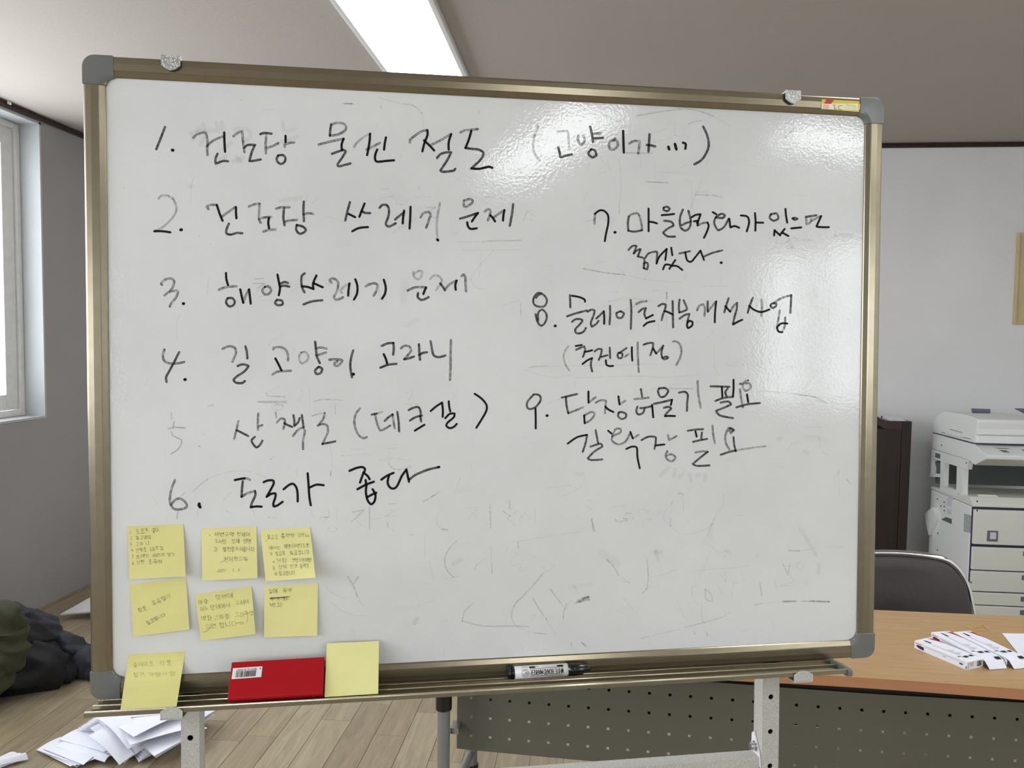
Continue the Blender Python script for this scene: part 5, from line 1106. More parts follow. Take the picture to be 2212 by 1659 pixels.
        if state == 'open':
            sf = MB(); sf.add([Pm(1,.0,1), Pm(1,.0,0), Pm(1.10,-.16,.1), Pm(1.10,-.12,.9)], [(0,1,2,3)]); q_ = sf.build('side_flap', MW['paper'], bx); q_.modifiers.new('t', 'SOLIDIFY').thickness = .0004
for nm_, c_ in (('red_ink', srgb(186,40,52)), ('white_ink', srgb(236,236,236))): MW[nm_] = ink_mat(nm_, c_)
pen_box((1975,1399.5), (2089,1448), (2124,1440.5), .019, 'front white pen box with closed end, nearest of the three', 'closed')
pen_box((2011,1381), (2116,1437), (2152,1431), .019, 'middle white pen box of the three, end flap tucked down', 'tucked')
pen_box((2058,1381), (2168,1436), (2202,1430), .019, 'rear right white pen box with an open end flap', 'open')
# rubber band
RBp = [(2088,1353.5),(2104,1361.5),(2120,1361.5),(2137,1361),(2130,1355),(2124,1350),(2117,1352.5),(2104,1356.5),(2094,1354.5)]
pts = [hz(x, y, DZ+.0012) for x, y in RBp]; pts = pts+[pts[0]]
c_ = crom([(p_.x, p_.y) for p_ in pts], 5); mb = MB(); mb.tube([(x, y, DZ+.0013+.0015*abs(math.sin(i*.35))) for i, (x, y) in enumerate(c_)], .0009, 6)
tag(mb.build('rubber_band', MW['rubber'], smooth=True), 'amber rubber band lying on the desk behind the pen boxes', 'rubber band')
# sheet of paper
q = [hz(2164.5,1368,DZ+.001), hz(2300,1371,DZ+.001)]; d_ = (q[1]-q[0]).normalized(); e_ = (hz(2230,1450,DZ+.001)-q[0]).normalized(); e_ = (e_-d_*e_.dot(d_)*.0)
mb = MB(); A_ = [q[0], q[0]+e_*.297, q[0]+e_*.297+d_*.21, q[0]+d_*.21]; mb.prism(A_, [p_+Vector((0,0,.0004)) for p_ in A_])
tag(mb.build('paper_sheet', MW['paper']), 'white sheet of paper at the right edge of the desk', 'paper')

# ================================================================ CHAIR
ch = thing('chair', (1.02, 2.66, 0), 'dark vinyl chair with a chrome tube frame, behind the desk', 'chair')
yc = 2.60
OUT = [hy(x, y, yc) for x, y in ((1888,1198),(1950,1201),(2010,1205.5),(2036,1207),(2058,1220),(2074,1240),(2086,1266),(2092,1300),(2097,1335))]
xr = OUT[-1].x; xm = xr-.245
right = [(p_.x, p_.z) for p_ in OUT]; zt_c = right[2][1]; right = [(xm, zt_c+.012), (xm+.09, zt_c+.008)] + [q_ for q_ in right[2:] if q_[0] > xm+.12] + [(xr+.004, .53), (xr-.01, .47)]
left = [(2*xm-x, z) for x, z in right[::-1]][:-1]
outl = left+right
def yb(z): return yc + (.79-z)*-.12
cr_ = crom(outl, 4)
mb = MB(); mb.tube([(x, yb(z), z) for x, z in cr_], .0105, 12); 
# rear legs run on from the frame, front legs and seat rails
for sx in (-1, 1):
    xx = xm+sx*(xr-xm-.01)
    mb.tube([(xx, yb(.47), .47), (xx, yb(.47)+.01, .42), (xx, 2.84, .012)], .0105, 12)
    mb.tube([(xx, yb(.47), .45), (xx, 2.26, .43), (xx, 2.235, .40), (xx, 2.22, .012)], .0105, 12)
mb.tube([(xm-(xr-xm-.01), 2.42, .425), (xm+(xr-xm-.01), 2.42, .425)], .009, 10)
fr_ = mb.build('chair_frame', MW['chrome'], ch, smooth=True)
ins = [(xm+(x-xm)*.972, .50+(z-.50)*.972) for x, z in cr_ if z > .495]
k = len(ins); cxm = sum(x for x, z in ins)/k; czm = sum(z for x, z in ins)/k
mb = MB(); vs = []; fs = []
rings = [(1.0, -.004), (.985, -.020), (.93, -.026), (.6, -.028), (0.0, -.028)]
for f1, dy in rings[:-1]: vs += [(cxm+(x-cxm)*f1, yb(z)+dy, czm+(z-czm)*f1) for x, z in ins]
vs.append((cxm, yb(czm)-.028, czm)); 
for r_ in range(3): fs += [(r_*k+i, r_*k+(i+1) % k, (r_+1)*k+(i+1) % k, (r_+1)*k+i) for i in range(k)]
fs += [(3*k+i, 3*k+(i+1) % k, 4*k) for i in range(k)]
o0 = len(vs); vs += [(x, yb(z)+.022, z) for x, z in ins]; fs += [(i, o0+i, o0+(i+1) % k, (i+1) % k) for i in range(k)]; fs.append(tuple(o0+i for i in range(k)))
mb.add(vs, fs); mb.build('backrest', MW['vinyl'], ch, smooth=True)
mb = MB(); mb.box((xm-.215, 2.24, .436), (xm+.215, 2.585, .49)); mb.build('seat', MW['vinyl'], ch, bevel=.02, seg=4)

# ================================================================ LECTERN (dark wood) by the far wall
lx1 = hy(1967, 1100, 4.25).x; lx0 = lx1-.46; lz = hy(1970, 909, 4.25).z; lt = thing('lectern', ((lx0+lx1)/2, 4.4, 0), 'dark walnut lectern with a curved crest, against the far wall', 'lectern')
xe = hy(1941, 950, 4.25).x
mb = MB(); mb.box((lx0+.02, 4.262, .06), (xe, 4.276, lz-.045)); mb.build('front_panel', MW['lectern'], lt, bevel=.003)
mb = MB(); mb.box((lx0, 4.278, .0), (lx0+.05, 4.58, lz-.006)).box((lx1-.05, 4.278, .0), (lx1, 4.58, lz-.006)).box((lx0+.05, 4.45, .05), (lx1-.05, 4.47, lz-.02)).box((lx0+.05, 4.279, .05), (lx1-.05, 4.30, lz-.02)); mb.build('carcass', MW['dark_walnut_side'] if 'dark_walnut_side' in MW else MW['lectern'], lt, bevel=.003)
# crest: curved board across the top front
zt = hy(1890, 897, 4.24).z; zf = hy(1945, 910, 4.24).z; xs_ = hy(1916, 905, 4.24).x; xk = hy(1886, 896, 4.24).x
n = 18; upr = []; lwr = []
for i in range(n+1):
    x = lx0+.02 + (xe+.012-lx0-.02)*i/n
    t_ = min(max((xs_-x)/(xs_-xk+.03), 0), 1); up_ = zf + 1.7*(zt-zf)*(t_*t_*(3-2*t_)) if x < xs_ else zf
    upr.append((x, 4.24, up_+ .012*max(0, (xk-x)/.3))); lwr.append((x, 4.24, up_-.042))
mb = MB()
vs = upr+lwr+[(x, y+.024, z) for x, y, z in upr]+[(x, y+.024, z) for x, y, z in lwr]; k = n+1; fs = []
for i in range(n): fs += [(i, i+1, k+i+1, k+i), (2*k+i, 3*k+i, 3*k+i+1, 2*k+i+1), (i, 2*k+i, 2*k+i+1, i+1), (k+i, k+i+1, 3*k+i+1, 3*k+i)]
fs += [(0, k, 3*k, 2*k), (k-1, 3*k-1, 4*k-1, 2*k-1)]
mb.add(vs, fs); mb.build('crest', MW['lectern_trim'], lt)
mb = MB(); mb.box((lx0+.05, 4.28, lz-.03), (lx1-.051, 4.5, lz-.012)); mb.build('reading_shelf', MW['lectern_trim'], lt)
zs = lz-.0055
mb = MB(); mb.hexa([(lx1-.115,4.285,zs),(lx1-.03,4.285,zs),(lx1-.006,4.42,zs),(lx1-.10,4.42,zs),(lx1-.115,4.285,zs+.003),(lx1-.03,4.285,zs+.003),(lx1-.006,4.42,zs+.006),(lx1-.10,4.42,zs+.016)])
tag(mb.build('folder', MW['paper']), 'thin white folder lying on top of the dark lectern', 'folder')

# ================================================================ COPIER
cx0, cyf = 1.90, 3.90
cop = thing('photocopier', (2.2, 4.15, 0), 'off-white floor-standing photocopier at the right by the far wall', 'photocopier')
cxe = 2.52
def sd_(px, py): q = hx(px, py, cx0); return (q.y, q.z)
def fz(px, py): q = hy(px, py, cyf); return (q.x, q.z)
def side_prism(name, pts, x0, x1, m, bev=.006):
    mb = MB(); mb.prism([(x0, y, z) for y, z in pts], [(x1, y, z) for y, z in pts]); return mb.build(name, m, cop, bevel=bev)
yb0 = sd_(2013,1000)[0]
def pz_(px, py, y):  # height at the left side plane for given depth
    return hy(px, py, y).z
z_scan_b = sd_(2104,959)[1]; z_adf_t = sd_(2111,914)[1]
body_t = fz(2118,1096)[1]; tray_t = sd_(2117,1081)[1]
# lower cabinet and paper drawers
mb = MB(); mb.box((cx0, cyf+.012, .03), (cxe, yb0, body_t)); mb.build('lower_body', MW['copier'], cop, bevel=.008)
zl = [body_t-.006, fz(2114,1175)[1], fz(2114,1181)[1], fz(2114,1230)[1], fz(2114,1276)[1], .05]
for a_, b_, nm in ((zl[1], zl[0]-.004, 'front_door'), (zl[3], zl[2], 'paper_drawer'), (zl[4], zl[3]-.006, 'paper_drawer'), (zl[5]+.17, zl[4]-.006, 'paper_drawer'), (zl[5], zl[5]+.165, 'paper_drawer')):
    mb = MB(); mb.box((cx0+.006, cyf-.010, a_), (cxe-.004, cyf+.011, b_)); dr = mb.build(nm, MW['copier_front'], cop, bevel=.004)
    if nm == 'paper_drawer':
        hxp = hy(2205, 1240, cyf).x; mb = MB(); mb.box((hxp, cyf-.0125, b_-.035), (cxe-.10, cyf-.0102, b_-.012)); mb.build('drawer_grip', MW['copier_dark'], dr)
    else:
        A_, B_ = hy(2133,1146,cyf-.011), hy(2155,1170,cyf-.011)
        mb = MB(); mb.box((A_.x, cyf-.0125, B_.z), (B_.x, cyf-.0102, A_.z)); bt = mb.build('latch_recess', MW['copier_dark'], dr, bevel=.001)
        mb = MB(); mb.box((A_.x+.012, cyf-.0145, B_.z+.012), (B_.x-.010, cyf-.0126, A_.z-.008)); mb.build('latch_button', MW['print_lilac'], dr)
mb = MB(); mb.box((cx0+.003, cyf+.004, .05), (cxe-.01, cyf+.0118, body_t-.001)); mb.build('drawer_seams', MW['seam'], cop)
# output tray deck
side_prism('deck', [(cyf-.006, body_t+.002), (cyf-.006, body_t+.016), (cyf+.03, tray_t), (yb0, sd_(2037,1061)[1]), (yb0, body_t+.002)], cx0, cxe, MW['copier_front'], .004)
mb = MB(); mb.hexa([(cx0+.06,cyf+.0,body_t+.017),(cx0+.17,cyf+.0,body_t+.017),(cx0+.13,cyf+.05,tray_t+.004),(cx0+.045,cyf+.05,tray_t+.004),(cx0+.06,cyf+.0,body_t+.019),(cx0+.17,cyf+.0,body_t+.019),(cx0+.13,cyf+.05,tray_t+.007),(cx0+.045,cyf+.05,tray_t+.007)]); mb.build('deck_pad', MW['copier'], cop)
# open bay: back wall, right tower, left side frame with a window
z0b, z1b = tray_t, pz_(2100, 1006, cyf)
mb = MB(); mb.box((cx0+.02, yb0-.03, z0b-.01), (cxe, yb0-.004, z1b+.04)); mb.build('bay_back', MW['copier_dark'], cop)
mb = MB(); mb.box((cxe-.03, cyf+.02, z0b), (cxe, yb0-.03, z1b)); mb.build('bay_tower', MW['copier'], cop)
def sq(pts, x0, x1, name, m, bev=.003): return side_prism(name, [sd_(*p_) for p_ in pts], x0, x1, m, bev)
mb = MB()
_sp = [0]
def spr(pts, x0=cx0, x1=cx0+.022):
    _sp[0] += 1; x0 = x0-.0005*_sp[0]; x1 = x1+.0007*_sp[0]
    P_ = [sd_(*p_) for p_ in pts]; mb.prism([(x0, y, z) for y, z in P_], [(x1, y, z) for y, z in P_])
spr([(2012.6,969.5),(2093,994.5),(2089.2,1014),(2040.5,999),(2012,989.5)])
spr([(2032,992),(2040.5,999),(2038.6,1049.5),(2037,1061),(2031,1060)])
spr([(2067.5,1007.5),(2081.5,1012),(2079.5,1071),(2066,1064)])
spr([(2038.6,1049.5),(2066.8,1059),(2066,1072),(2037,1061)])
spr([(2012,989.5),(2015.8,991),(2013.5,1030),(2009.5,1030)])
spr([(2010,1022),(2031.5,1024),(2031,1030.5),(2009.5,1030)])
mb.build('side_frame', MW['copier'], cop)
mb = MB()
def spr2(pts, x0, x1): 
    P_ = [sd_(*p_) for p_ in pts]; mb.prism([(x0, y, z) for y, z in P_], [(x1, y, z) for y, z in P_])
spr2([(2014,996),(2032,1001),(2031,1040),(2027,1040)], cx0+.012, cx0+.03); spr2([(2070.5,1012),(2074.5,1013),(2073,1068),(2069.5,1067)], cx0-.0008, cx0+.001); spr2([(2021,978),(2031.5,981),(2031,991),(2020.5,988)], cx0-.0008, cx0+.001)
mb.build('side_recess', MW['copier_dark'], cop)
# scanner unit with the control console reaching forward
pts = [sd_(2014.7,935.5), sd_(2104.4,959.6), sd_(2131,983.5), sd_(2130.2,991.8), sd_(2105,1004.6), sd_(2093,994.5), sd_(2012.6,969)]
side_prism('scanner_unit', pts, cx0, cxe, MW['copier'], .004)
# console face details lie on the sloped top of the console
c0_, c1_ = sd_(2104.4,959.6), sd_(2131,983.5)
def con(x, t, l=.0006): 
    y = c0_[0]+(c1_[0]-c0_[0])*t; z = c0_[1]+(c1_[1]-c0_[1])*t; nrm = Vector((0, -(c0_[1]-c1_[1]), -(c1_[0]-c0_[0]))).normalized()
    nrm = Vector((0, -abs(nrm.y), abs(nrm.z))); return Vector((x, y, z))+nrm*l
def conq(x0, x1, t0, t1, name, m):
    mb = MB(); mb.add([con(x0,t0), con(x1,t0), con(x1+.01,t1), con(x0+.01,t1)], [(0,1,2,3)]); mb.build(name, m, cop)
conq(cx0+.075, cx0+.135, .30, .36, 'console_slot', MW['copier_dark']); conq(cx0+.085, cx0+.115, .50, .70, 'console_slot', MW['copier_dark']); conq(cx0+.19, cx0+.42, .40, .82, 'touch_screen', MW['screen'])
for i in range(6): conq(cx0+.03+.012*i, cx0+.037+.012*i, .12+.11*i*.5, .16+.11*i*.5, 'console_key', MW['print_lilac'])
# document feeder on top
pts = [sd_(2014.7,934), sd_(2016,910.6), sd_(2023,899), sd_(2032,891), sd_(2040,888.5), sd_(2090,897), sd_(2111.6,905.5), sd_(2112.2,915), sd_(2108,935), sd_(2104.4,957.5)]
side_prism('document_feeder', pts, cx0, cx0+.30, MW['copier'], .005)
mb = MB(); q_ = MB()
zf0 = pts[-1][1]; yF = pts[-1][0]
mb.box((cx0+.30, yF+.02, zf0+.001), (cxe-.01, yb0-.02, zf0+.045)); mb.build('platen_cover', MW['copier'], cop, bevel=.008)
n = 14; fr_ = []
for i in range(n+1):
    x = cx0+.006+(.55)*i/n; t_ = i/n; zt_ = pts[6][1]-.004-.035*t_**1.5; zb_ = zf0+.046+.028*t_**3; fr_.append((x, max(zt_, zb_+.002), zb_))
mb = MB(); vs = [(x, yF-.014, zt_) for x, zt_, zb_ in fr_]+[(x, yF-.020, zb_) for x, zt_, zb_ in fr_]+[(x, yF+.05, zt_+.004) for x, zt_, zb_ in fr_]+[(x, yF+.05, zb_) for x, zt_, zb_ in fr_]; k = n+1; fs = []
for i in range(n): fs += [(i, i+1, k+i+1, k+i), (2*k+i, 3*k+i, 3*k+i+1, 2*k+i+1), (i, 2*k+i, 2*k+i+1, i+1), (k+i, k+i+1, 3*k+i+1, 3*k+i)]
fs += [(0, k, 3*k, 2*k), (k-1, 3*k-1, 4*k-1, 2*k-1)]
mb.add(vs, fs); mb.build('feeder_shell', MW['copier'], cop)
mb = MB(); mb.box((cx0+.004, yF-.016, zf0+.002), (cxe-.01, yF+.03, zf0+.040)); mb.build('feeder_skirt', MW['copier'], cop, bevel=.004)
# latch on the side of the feeder
P_ = [sd_(2048,928.5), sd_(2079,936.5), sd_(2078,944.5), sd_(2047,936)]
mb = MB(); mb.prism([(cx0-.014, y, z) for y, z in P_], [(cx0+.002, y, z) for y, z in P_]); mb.build('side_latch', MW['copier'], cop, bevel=.002)
mb = MB()
for a_, b_ in (((2033.5,933),(2048,936.5)), ((2080,944),(2097,948)), ((2052,926.8),(2079,934))):
    (y0_, z0_), (y1_, z1_) = sd_(*a_), sd_(*b_); mb.prism([(cx0-.0008,y0_,z0_),(cx0-.0008,y1_,z1_),(cx0-.0008,y1_,z1_-.0025),(cx0-.0008,y0_,z0_-.0025)], [(cx0+.001,y0_,z0_),(cx0+.001,y1_,z1_),(cx0+.001,y1_,z1_-.0025),(cx0+.001,y0_,z0_-.0025)])
(y0_, z0_), (y1_, z1_) = sd_(2014.7,934.8), sd_(2104.4,958.5); mb.prism([(cx0-.0008,y0_,z0_+.002),(cx0-.0008,y1_,z1_+.002),(cx0-.0008,y1_,z1_-.001),(cx0-.0008,y0_,z0_-.001)], [(cx0+.001,y0_,z0_+.002),(cx0+.001,y1_,z1_+.002),(cx0+.001,y1_,z1_-.001),(cx0+.001,y0_,z0_-.001)])
mb.box((cx0-.0005, yF-.0165, zf0-.002), (cxe-.004, yF-.0145, zf0+.003))
mb.build('lid_seams', MW['seam'], cop)
# side tray, vents and screws
P_ = [sd_(2013,1106), sd_(2022,1098), sd_(2028,1112), sd_(2028,1125), sd_(2014.5,1155), sd_(2006.7,1112)]
P_ = [sd_(2006.7,1109), sd_(2022,1096), sd_(2029,1110), sd_(2028,1127), sd_(2014.5,1156), sd_(2008,1128)]
mb = MB(); mb.prism([(cx0-.022, y, z) for y, z in P_], [(cx0+.01, y, z) for y, z in P_]); mb.build('side_tray', MW['copier'], cop, bevel=.0015)
mb = MB()
for i in range(14):
    t_ = i/13; (ya, za), (yb_, zb_) = sd_(2083-1.2*t_, 1110+36*t_), sd_(2099-1*t_, 1114+36*t_)
    mb.prism([(cx0-.0008,ya,za),(cx0-.0008,yb_,zb_),(cx0-.0008,yb_,zb_-.003),(cx0-.0008,ya,za-.003)], [(cx0+.001,ya,za),(cx0+.001,yb_,zb_),(cx0+.001,yb_,zb_-.003),(cx0+.001,ya,za-.003)])
mb.build('side_vent', MW['copier_dark'], cop)
mb = MB()
for sx, sy in ((2040,1085),(2033,1093),(2040,1094),(2040,1103),(2026,1152),(2025,1188),(2099,1175),(2098,1258),(2111,1083),(2034,961.5),(2087.5,1000),(2111,1103),(2025,1078)):
    y_, z_ = sd_(sx, sy); mb.tube([(cx0-.0015, y_, z_), (cx0+.001, y_, z_)], .0045, 8)
mb.build('screw', MW['seam'], cop); 
tag(cop.children[-1] if False else bpy.data.objects['screw'], kind='stuff')
P_ = [sd_(2048,1068), sd_(2059,1072), sd_(2057,1095), sd_(2047,1092)]; mb = MB(); mb.prism([(cx0-.003,y,z) for y,z in P_],[(cx0+.001,y,z) for y,z in P_])
P_ = [sd_(2047,1098), sd_(2057,1101), sd_(2056,1112), sd_(2046,1109)]; mb.prism([(cx0-.003,y,z) for y,z in P_],[(cx0+.001,y,z) for y,z in P_]); mb.build('side_cover', MW['print_lilac'], cop, bevel=.001)
P_ = [sd_(2044,1117), sd_(2056,1121), sd_(2056,1132), sd_(2034,1122)]; mb = MB(); mb.prism([(cx0-.002,y,z) for y,z in P_],[(cx0+.001,y,z) for y,z in P_]); mb.build('hand_grip', MW['copier_dark'], cop)
# blue booklets on the feeder
def flat(name, corners, th, m, label, cat):
    a_ = [Vector(p_) for p_ in corners]; mb = MB(); mb.prism(a_, [p_+Vector((0,0,th)) for p_ in a_]); return tag(mb.build(name, m), label, cat)
zt = hy(2110, 893, 4.2).z
flat('booklet', [(hy(2100,895,4.15).x, 4.15, zt+.002), (hy(2139,896,4.15).x, 4.15, zt+.0), (hy(2139,893,4.3).x, 4.3, zt+.006), (hy(2098,893,4.3).x, 4.3, zt+.008)], .010, MW['blue_print'], 'small dark blue booklet lying on the copier feeder', 'booklet')
zt2 = zf0+.075
mb = MB(); mb.hexa([(cx0+.30, yF+.10, zf0+.047), (cxe, yF+.05, zf0+.047), (cxe, yb0-.08, zf0+.047), (cx0+.34, yb0-.08, zf0+.047), (cx0+.30, yF+.10, zf0+.052), (cxe, yF+.05, zf0+.052), (cxe, yb0-.08, zf0+.115), (cx0+.34, yb0-.08, zf0+.105)])
mb.build('feeder_tray', MW['copier'], cop)
flat('folder', [(cx0+.32, yF+.12, zf0+.125), (cxe-.02, yF+.10, zf0+.125), (cxe-.02, yb0-.10, zf0+.145), (cx0+.36, yb0-.10, zf0+.145)], .004, MW['blue_print'], 'flat blue-violet folder on the copier at the right edge', 'folder')

# ================================================================ WALL BOARD at the right edge
A_ = hy(2200,503,YB-.02); B_ = hy(2191.5,700,YB-.02)
wbx = (A_.x+B_.x)/2
bd = thing('wall_board', (wbx+.35, YB, B_.z), 'beige wooden board on the far wall at the right edge of the picture', 'board')
MB().box((wbx+.012, YB-.016, B_.z+.012), (wbx+.80, YB-.0005, A_.z-.012)).build('board_face', MW['beige'], bd)
for nm, a_, b_ in (('v', (wbx, B_.z), (wbx+.012, A_.z)), ('v', (wbx+.80, B_.z), (wbx+.812, A_.z)), ('h', (wbx+.012, B_.z), (wbx+.80, B_.z+.012)), ('h', (wbx+.012, A_.z-.012), (wbx+.80, A_.z))):
    MB().box((a_[0], YB-.022, a_[1]), (b_[0], YB-.0005, b_[1])).build('board_edge', MW['beige'], bd, bevel=.002)

# ================================================================ LEFT FLOOR: foam board, clothes, papers
c0_ = hz(130,1326,.035); c1_ = hz(191,1292,.075); c2_ = hz(191,1320.5,.05)
e1 = (c1_-c0_).normalized(); e2 = (c2_-c0_); e2 = (e2-e1*e2.dot(e1)*0).normalized()
A_ = [c0_, c0_+e1*.75, c0_+e1*.75+e2*.6, c0_+e2*.6]; mb = MB(); mb.prism([p_-Vector((0,0,.010)) for p_ in A_], A_)
fb = thing('foam_board', (c0_.x, c0_.y, 0), 'white flat board lying tilted on the floor behind the whiteboard at left', 'board')
mb.build('panel', MW['foam'], fb, bevel=.002)
mb = MB(); c_ = A_[0]+e1*.3+e2*.3
mb.box((c_.x-.15, c_.y-.12, .0005), (c_.x+.15, c_.y+.12, min(p_.z for p_ in A_)-.012)); mb.build('board_base', MW['dark_steel'], fb)

def cloth_heap(name, blobs, m, label, cat, vox=.011, fold=.03, fine=.012, seed=0):
    bm = bmesh.new()
    for (x, y, z, rx, ry, rz, rot) in blobs:
        r = bmesh.ops.create_icosphere(bm, subdivisions=4, radius=1.0)
        Mx = Matrix.Translation((x, y, z)) @ Matrix.Rotation(rot, 4, 'Z') @ Matrix.Diagonal((rx, ry, rz, 1))
        bmesh.ops.transform(bm, matrix=Mx, verts=r['verts'])
    vs = [v.co.copy() for v in bm.verts]; fs = [tuple(v.index for v in f.verts) for f in (bm.verts.index_update(), bm.faces)[1]]
    bm.free()
    o = link(name, vs, fs, MW[m], smooth=True, loc=(blobs[0][0], blobs[0][1], 0))
    rm = o.modifiers.new('remesh', 'REMESH'); rm.mode = 'VOXEL'; rm.voxel_size = vox; rm.use_smooth_shade = True
    dg = bpy.context.evaluated_depsgraph_get(); me = bpy.data.meshes.new_from_object(o.evaluated_get(dg)); o.modifiers.clear(); o.data = me
    me.materials.clear(); me.materials.append(MW[m]); wo = Vector(o['_o'])
    nrm = [v.normal.copy() for v in me.vertices]
    for v, nn_ in zip(me.vertices, nrm):
        p_ = v.co + wo + Vector((seed, 0, 0))
        a_ = noise.noise(Vector((p_.x*3.1, p_.y*3.1, p_.z*3.1)))
        # elongated creases
        w1 = noise.noise(Vector((p_.x*4+2*a_, p_.y*4-1.5*a_, p_.z*9))); w2 = noise.noise(Vector((p_.x*11+3*a_, p_.y*9, p_.z*16-2*a_)))
        d_ = fold*(1-2.2*abs(w1)) + fine*(1-2*abs(w2))
        v.co += nn_*(d_-.01)
        if v.co.z + wo.z < .002: v.co.z = .002 - wo.z + .0*a_
    for p_ in me.polygons: p_.use_smooth = True
    return tag(o, label, cat)
# main black garment with a slate jacket stretching to the right, olive jacket over its left end
cloth_heap('black_coat', [(-2.44,2.92,.09,.22,.12,.12,0), (-2.30,2.96,.075,.13,.12,.095,.3), (-2.22,3.02,.05,.07,.06,.055,.3), (-2.38,3.0,.14,.13,.08,.115,.1)], 'black_cloth', 'crumpled black coat in a heap on the floor by the left wall', 'coat', seed=1.3, fold=.034, fine=.024, vox=.009)
cloth_heap('slate_jacket', [(-2.49,3.13,.16,.14,.07,.11,-.2), (-2.37,3.12,.14,.11,.07,.105,-.3), (-2.27,3.11,.09,.12,.06,.08,-.25), (-2.15,3.10,.055,.13,.06,.055,-.15), (-2.0,3.09,.035,.13,.07,.04,.0)], 'slate_cloth', 'slate grey jacket stretched to the right behind the black coat', 'jacket', fold=.020, fine=.016, seed=4.1, vox=.008)
cloth_heap('olive_jacket', [(-2.235,2.74,.37,.065,.04,.075,.1), (-2.25,2.74,.27,.09,.045,.11,.2), (-2.31,2.73,.16,.09,.05,.11,0), (-2.37,2.74,.3,.12,.06,.15,0), (-2.38,2.73,.08,.09,.06,.09,0)], 'olive_cloth', 'olive green jacket draped over the left end of the black coat', 'jacket', fold=.024, fine=.020, seed=7.7, vox=.007)

ORD = ['lowest', 'second', 'third', 'fourth', 'fifth', 'sixth', 'seventh', 'eighth', 'ninth', 'tenth', 'eleventh']
def sheet(q, zs, label, bend=0.0, name='paper_sheet', group='loose papers heaped on the floor', th=.0012, bdir=0, twist=0.0):
    """q: four pixel corners, zs: heights of the corners"""
    C4 = [hz(x, y, z) for (x, y), z in zip(q, zs)]; n = 8; vs = []; fs = []
    for k in (0, 1):
        for j in range(n+1):
            for i in range(n+1):
                s, t = i/n, j/n; p_ = (C4[0]*(1-s)+C4[1]*s)*(1-t)+(C4[3]*(1-s)+C4[2]*s)*t
                u = s if bdir == 0 else t; w_ = t if bdir == 0 else s
                p_ = p_ + Vector((0, 0, bend*math.sin(PI*u) + twist*math.sin(2*PI*u)*w_ - (th if k == 0 else 0))); p_.z = max(p_.z, .0006+th*k); vs.append(p_)
    N1 = (n+1)**2
    for j in range(n):
        for i in range(n):
            a_ = j*(n+1)+i; fs.append((a_, a_+n+1, a_+n+2, a_+1)); a_ += N1; fs.append((a_, a_+1, a_+n+2, a_+n+1))
    ed = [i for i in range(n+1)] + [(j+1)*(n+1)+n for j in range(n)] + [n*(n+1)+n-1-i for i in range(n)] + [(n-1-j)*(n+1) for j in range(n-1)]
    for a_, b_ in zip(ed, ed[1:]+ed[:1]): fs.append((a_, b_, b_+N1, a_+N1))
    o = link(name, vs, fs, MW['paper']); recalc(o)
    return tag(o, label, 'paper', group)
Gp = 'loose white papers hidden deep in the heap'
# left wing, lowest first
sheet([(78,1620),(130,1592),(236,1630),(165,1657)], (.004,.004,.004,.004), 'white sheet with the far left tip of the paper heap', .004)
for i in range(3): sheet([(80+4*i,1619+2*i),(133+3*i,1592),(238-3*i,1632),(152+9*i,1655-1.5*i)], (.010+.003*i,)*4, ORD[i]+' white sheet, counted upwards, in the thin bundle at the lower left of the heap', .003, group='bundle at the lower left of the paper heap')
sheet([(93,1617),(140,1590),(232,1612),(180,1652)], (.022,.020,.022,.02), 'white envelope fanned out above the lower left bundle of papers', .003)
sheet([(120,1612),(170,1590),(258,1628),(226,1646)], (.026,.026,.024,.016), 'white sheet with a curled edge left of centre in the paper heap', .008, twist=.006)
sheet([(126,1597),(182,1570),(290,1600),(236,1627)], (.036,.034,.03,.030), 'broad white envelope lying flat at the left of the paper heap', .006)
for i in range(3): sheet([(126+2*i,1603-3*i),(180,1572),(288,1604),(230-3*i,1628-2*i)], (.028+.003*i,)*4, ORD[i]+' white sheet, counted upwards, in the bundle under the broad left envelope', .005, group='bundle under the broad left envelope')
# upright stack at the back left: its layered edges face the viewer
for i in range(11):
    x0_ = 153+5.3*i; y0_ = 1582.5-3.6*i; z_ = .030+.0085*i
    sheet([(x0_, y0_), (x0_+75, y0_-13), (x0_+150, y0_-4), (x0_+68, y0_+4)], (z_,)*4, ORD[i]+' sheet, counted upwards, in the layered stack at the back left of the heap', .002, group='layered stack at the back left of the heap', th=.002)
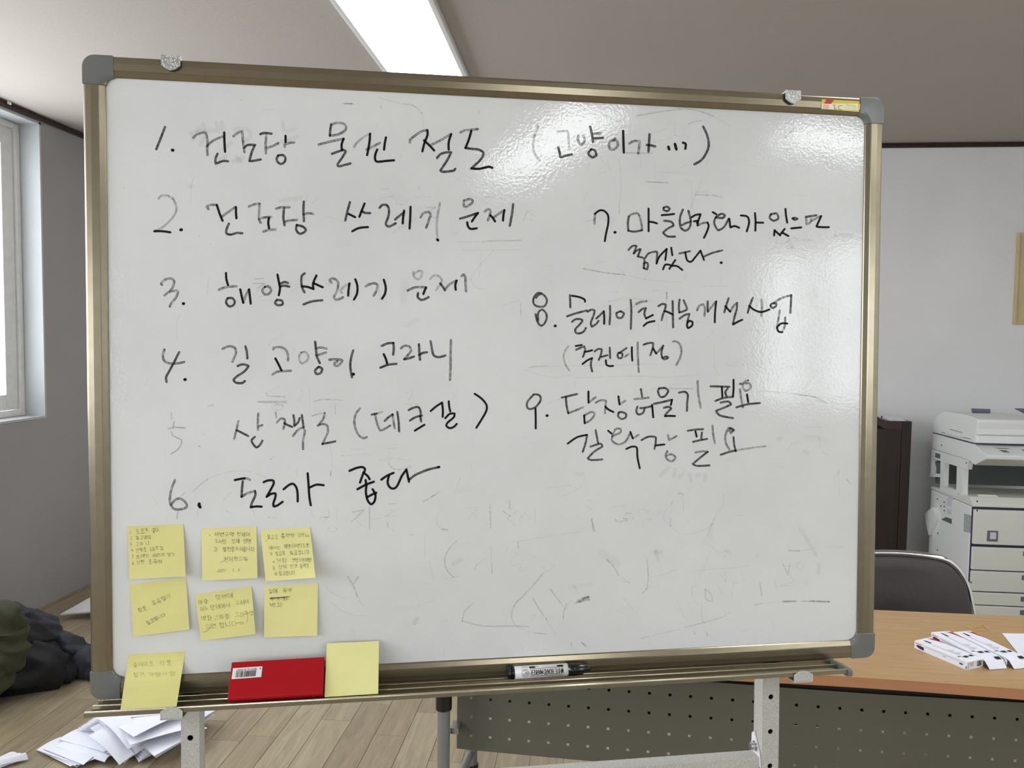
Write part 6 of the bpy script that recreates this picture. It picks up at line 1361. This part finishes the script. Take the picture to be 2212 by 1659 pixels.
# curved sheets pouring down the middle
cur = [((200,1562),(250,1540),(300,1625),(262,1646)), ((194,1573),(240,1548),(296,1622),(268,1649)), ((190,1590),(232,1566),(290,1628),(258,1652)), ((206,1552),(258,1536),(318,1612),(280,1637)), ((212,1546),(270,1535),(322,1606),(285,1628))]
for i, c_ in enumerate(cur):
    sheet(list(c_), (.075+.008*i,.085+.008*i,.02+.006*i,.006+.006*i), ORD[i]+' of the curved sheets, counted upwards, pouring down the middle of the heap', .012, group='sheets curving down the middle of the paper heap', bdir=1, twist=.004)
sheet([(203,1548),(262,1530),(312,1600),(276,1618)], (.125,.125,.075,.060), 'bent white sheet hanging over the middle of the heap, uppermost of the curved ones', .016, bdir=1)
# small bundle ends at the lower middle
for i in range(4): sheet([(285+3*i,1622-3*i),(330+2*i,1600-2*i),(352,1618-2*i),(300+6*i,1645-5*i)], (.012+.006*i,)*4, ORD[i]+' folded sheet end, counted upwards, in the small bundle at the foot of the heap', .002, group='folded ends at the foot of the heap', th=.003)
# right wing
for i in range(3): sheet([(303+2*i,1609-1.5*i),(400,1560),(448,1572),(337-2*i,1636-1.5*i)], (.050+.004*i,)*4, ORD[i]+' white envelope, counted upwards, in the thick bundle left of the stand post', .002, group='thick bundle left of the stand post', th=.0016)
sheet([(250,1560),(345,1530),(432,1568),(281.6,1609)], (.088,)*4, 'wide white envelope under the topmost one of the paper heap', .004)
sheet([(217,1546),(330,1500),(418,1534),(289,1591.5)], (.108,)*4, 'topmost white envelope of the paper heap, just below the tray', .006)
for i, dq in enumerate(((0,0),(3,9),(-6,16))): sheet([(392+dq[0],1542+dq[1]),(432+dq[0],1528+dq[1]),(465-4*i+dq[0],1534+dq[1]),(425+dq[0],1562+dq[1])], (.060-.016*i,)*4, ['highest','middle','lowest'][i]+' white paper corner poking out right of the left stand post', .002, group='paper corners right of the stand post', th=.002)
# scrap at the lower left
sheet([(-60,1680),(-12,1640),(20,1625),(50,1640)], (.004,.006,.012,.006), 'folded white scrap at the lower left, apart from the heap', .012, group='white scraps at the lower left corner')
sheet([(-20,1656),(14,1630),(44,1626),(61,1640)], (.02,.024,.02,.008), 'crumpled white scrap lying on top of the folded one at lower left', .010, group='white scraps at the lower left corner', twist=.008)
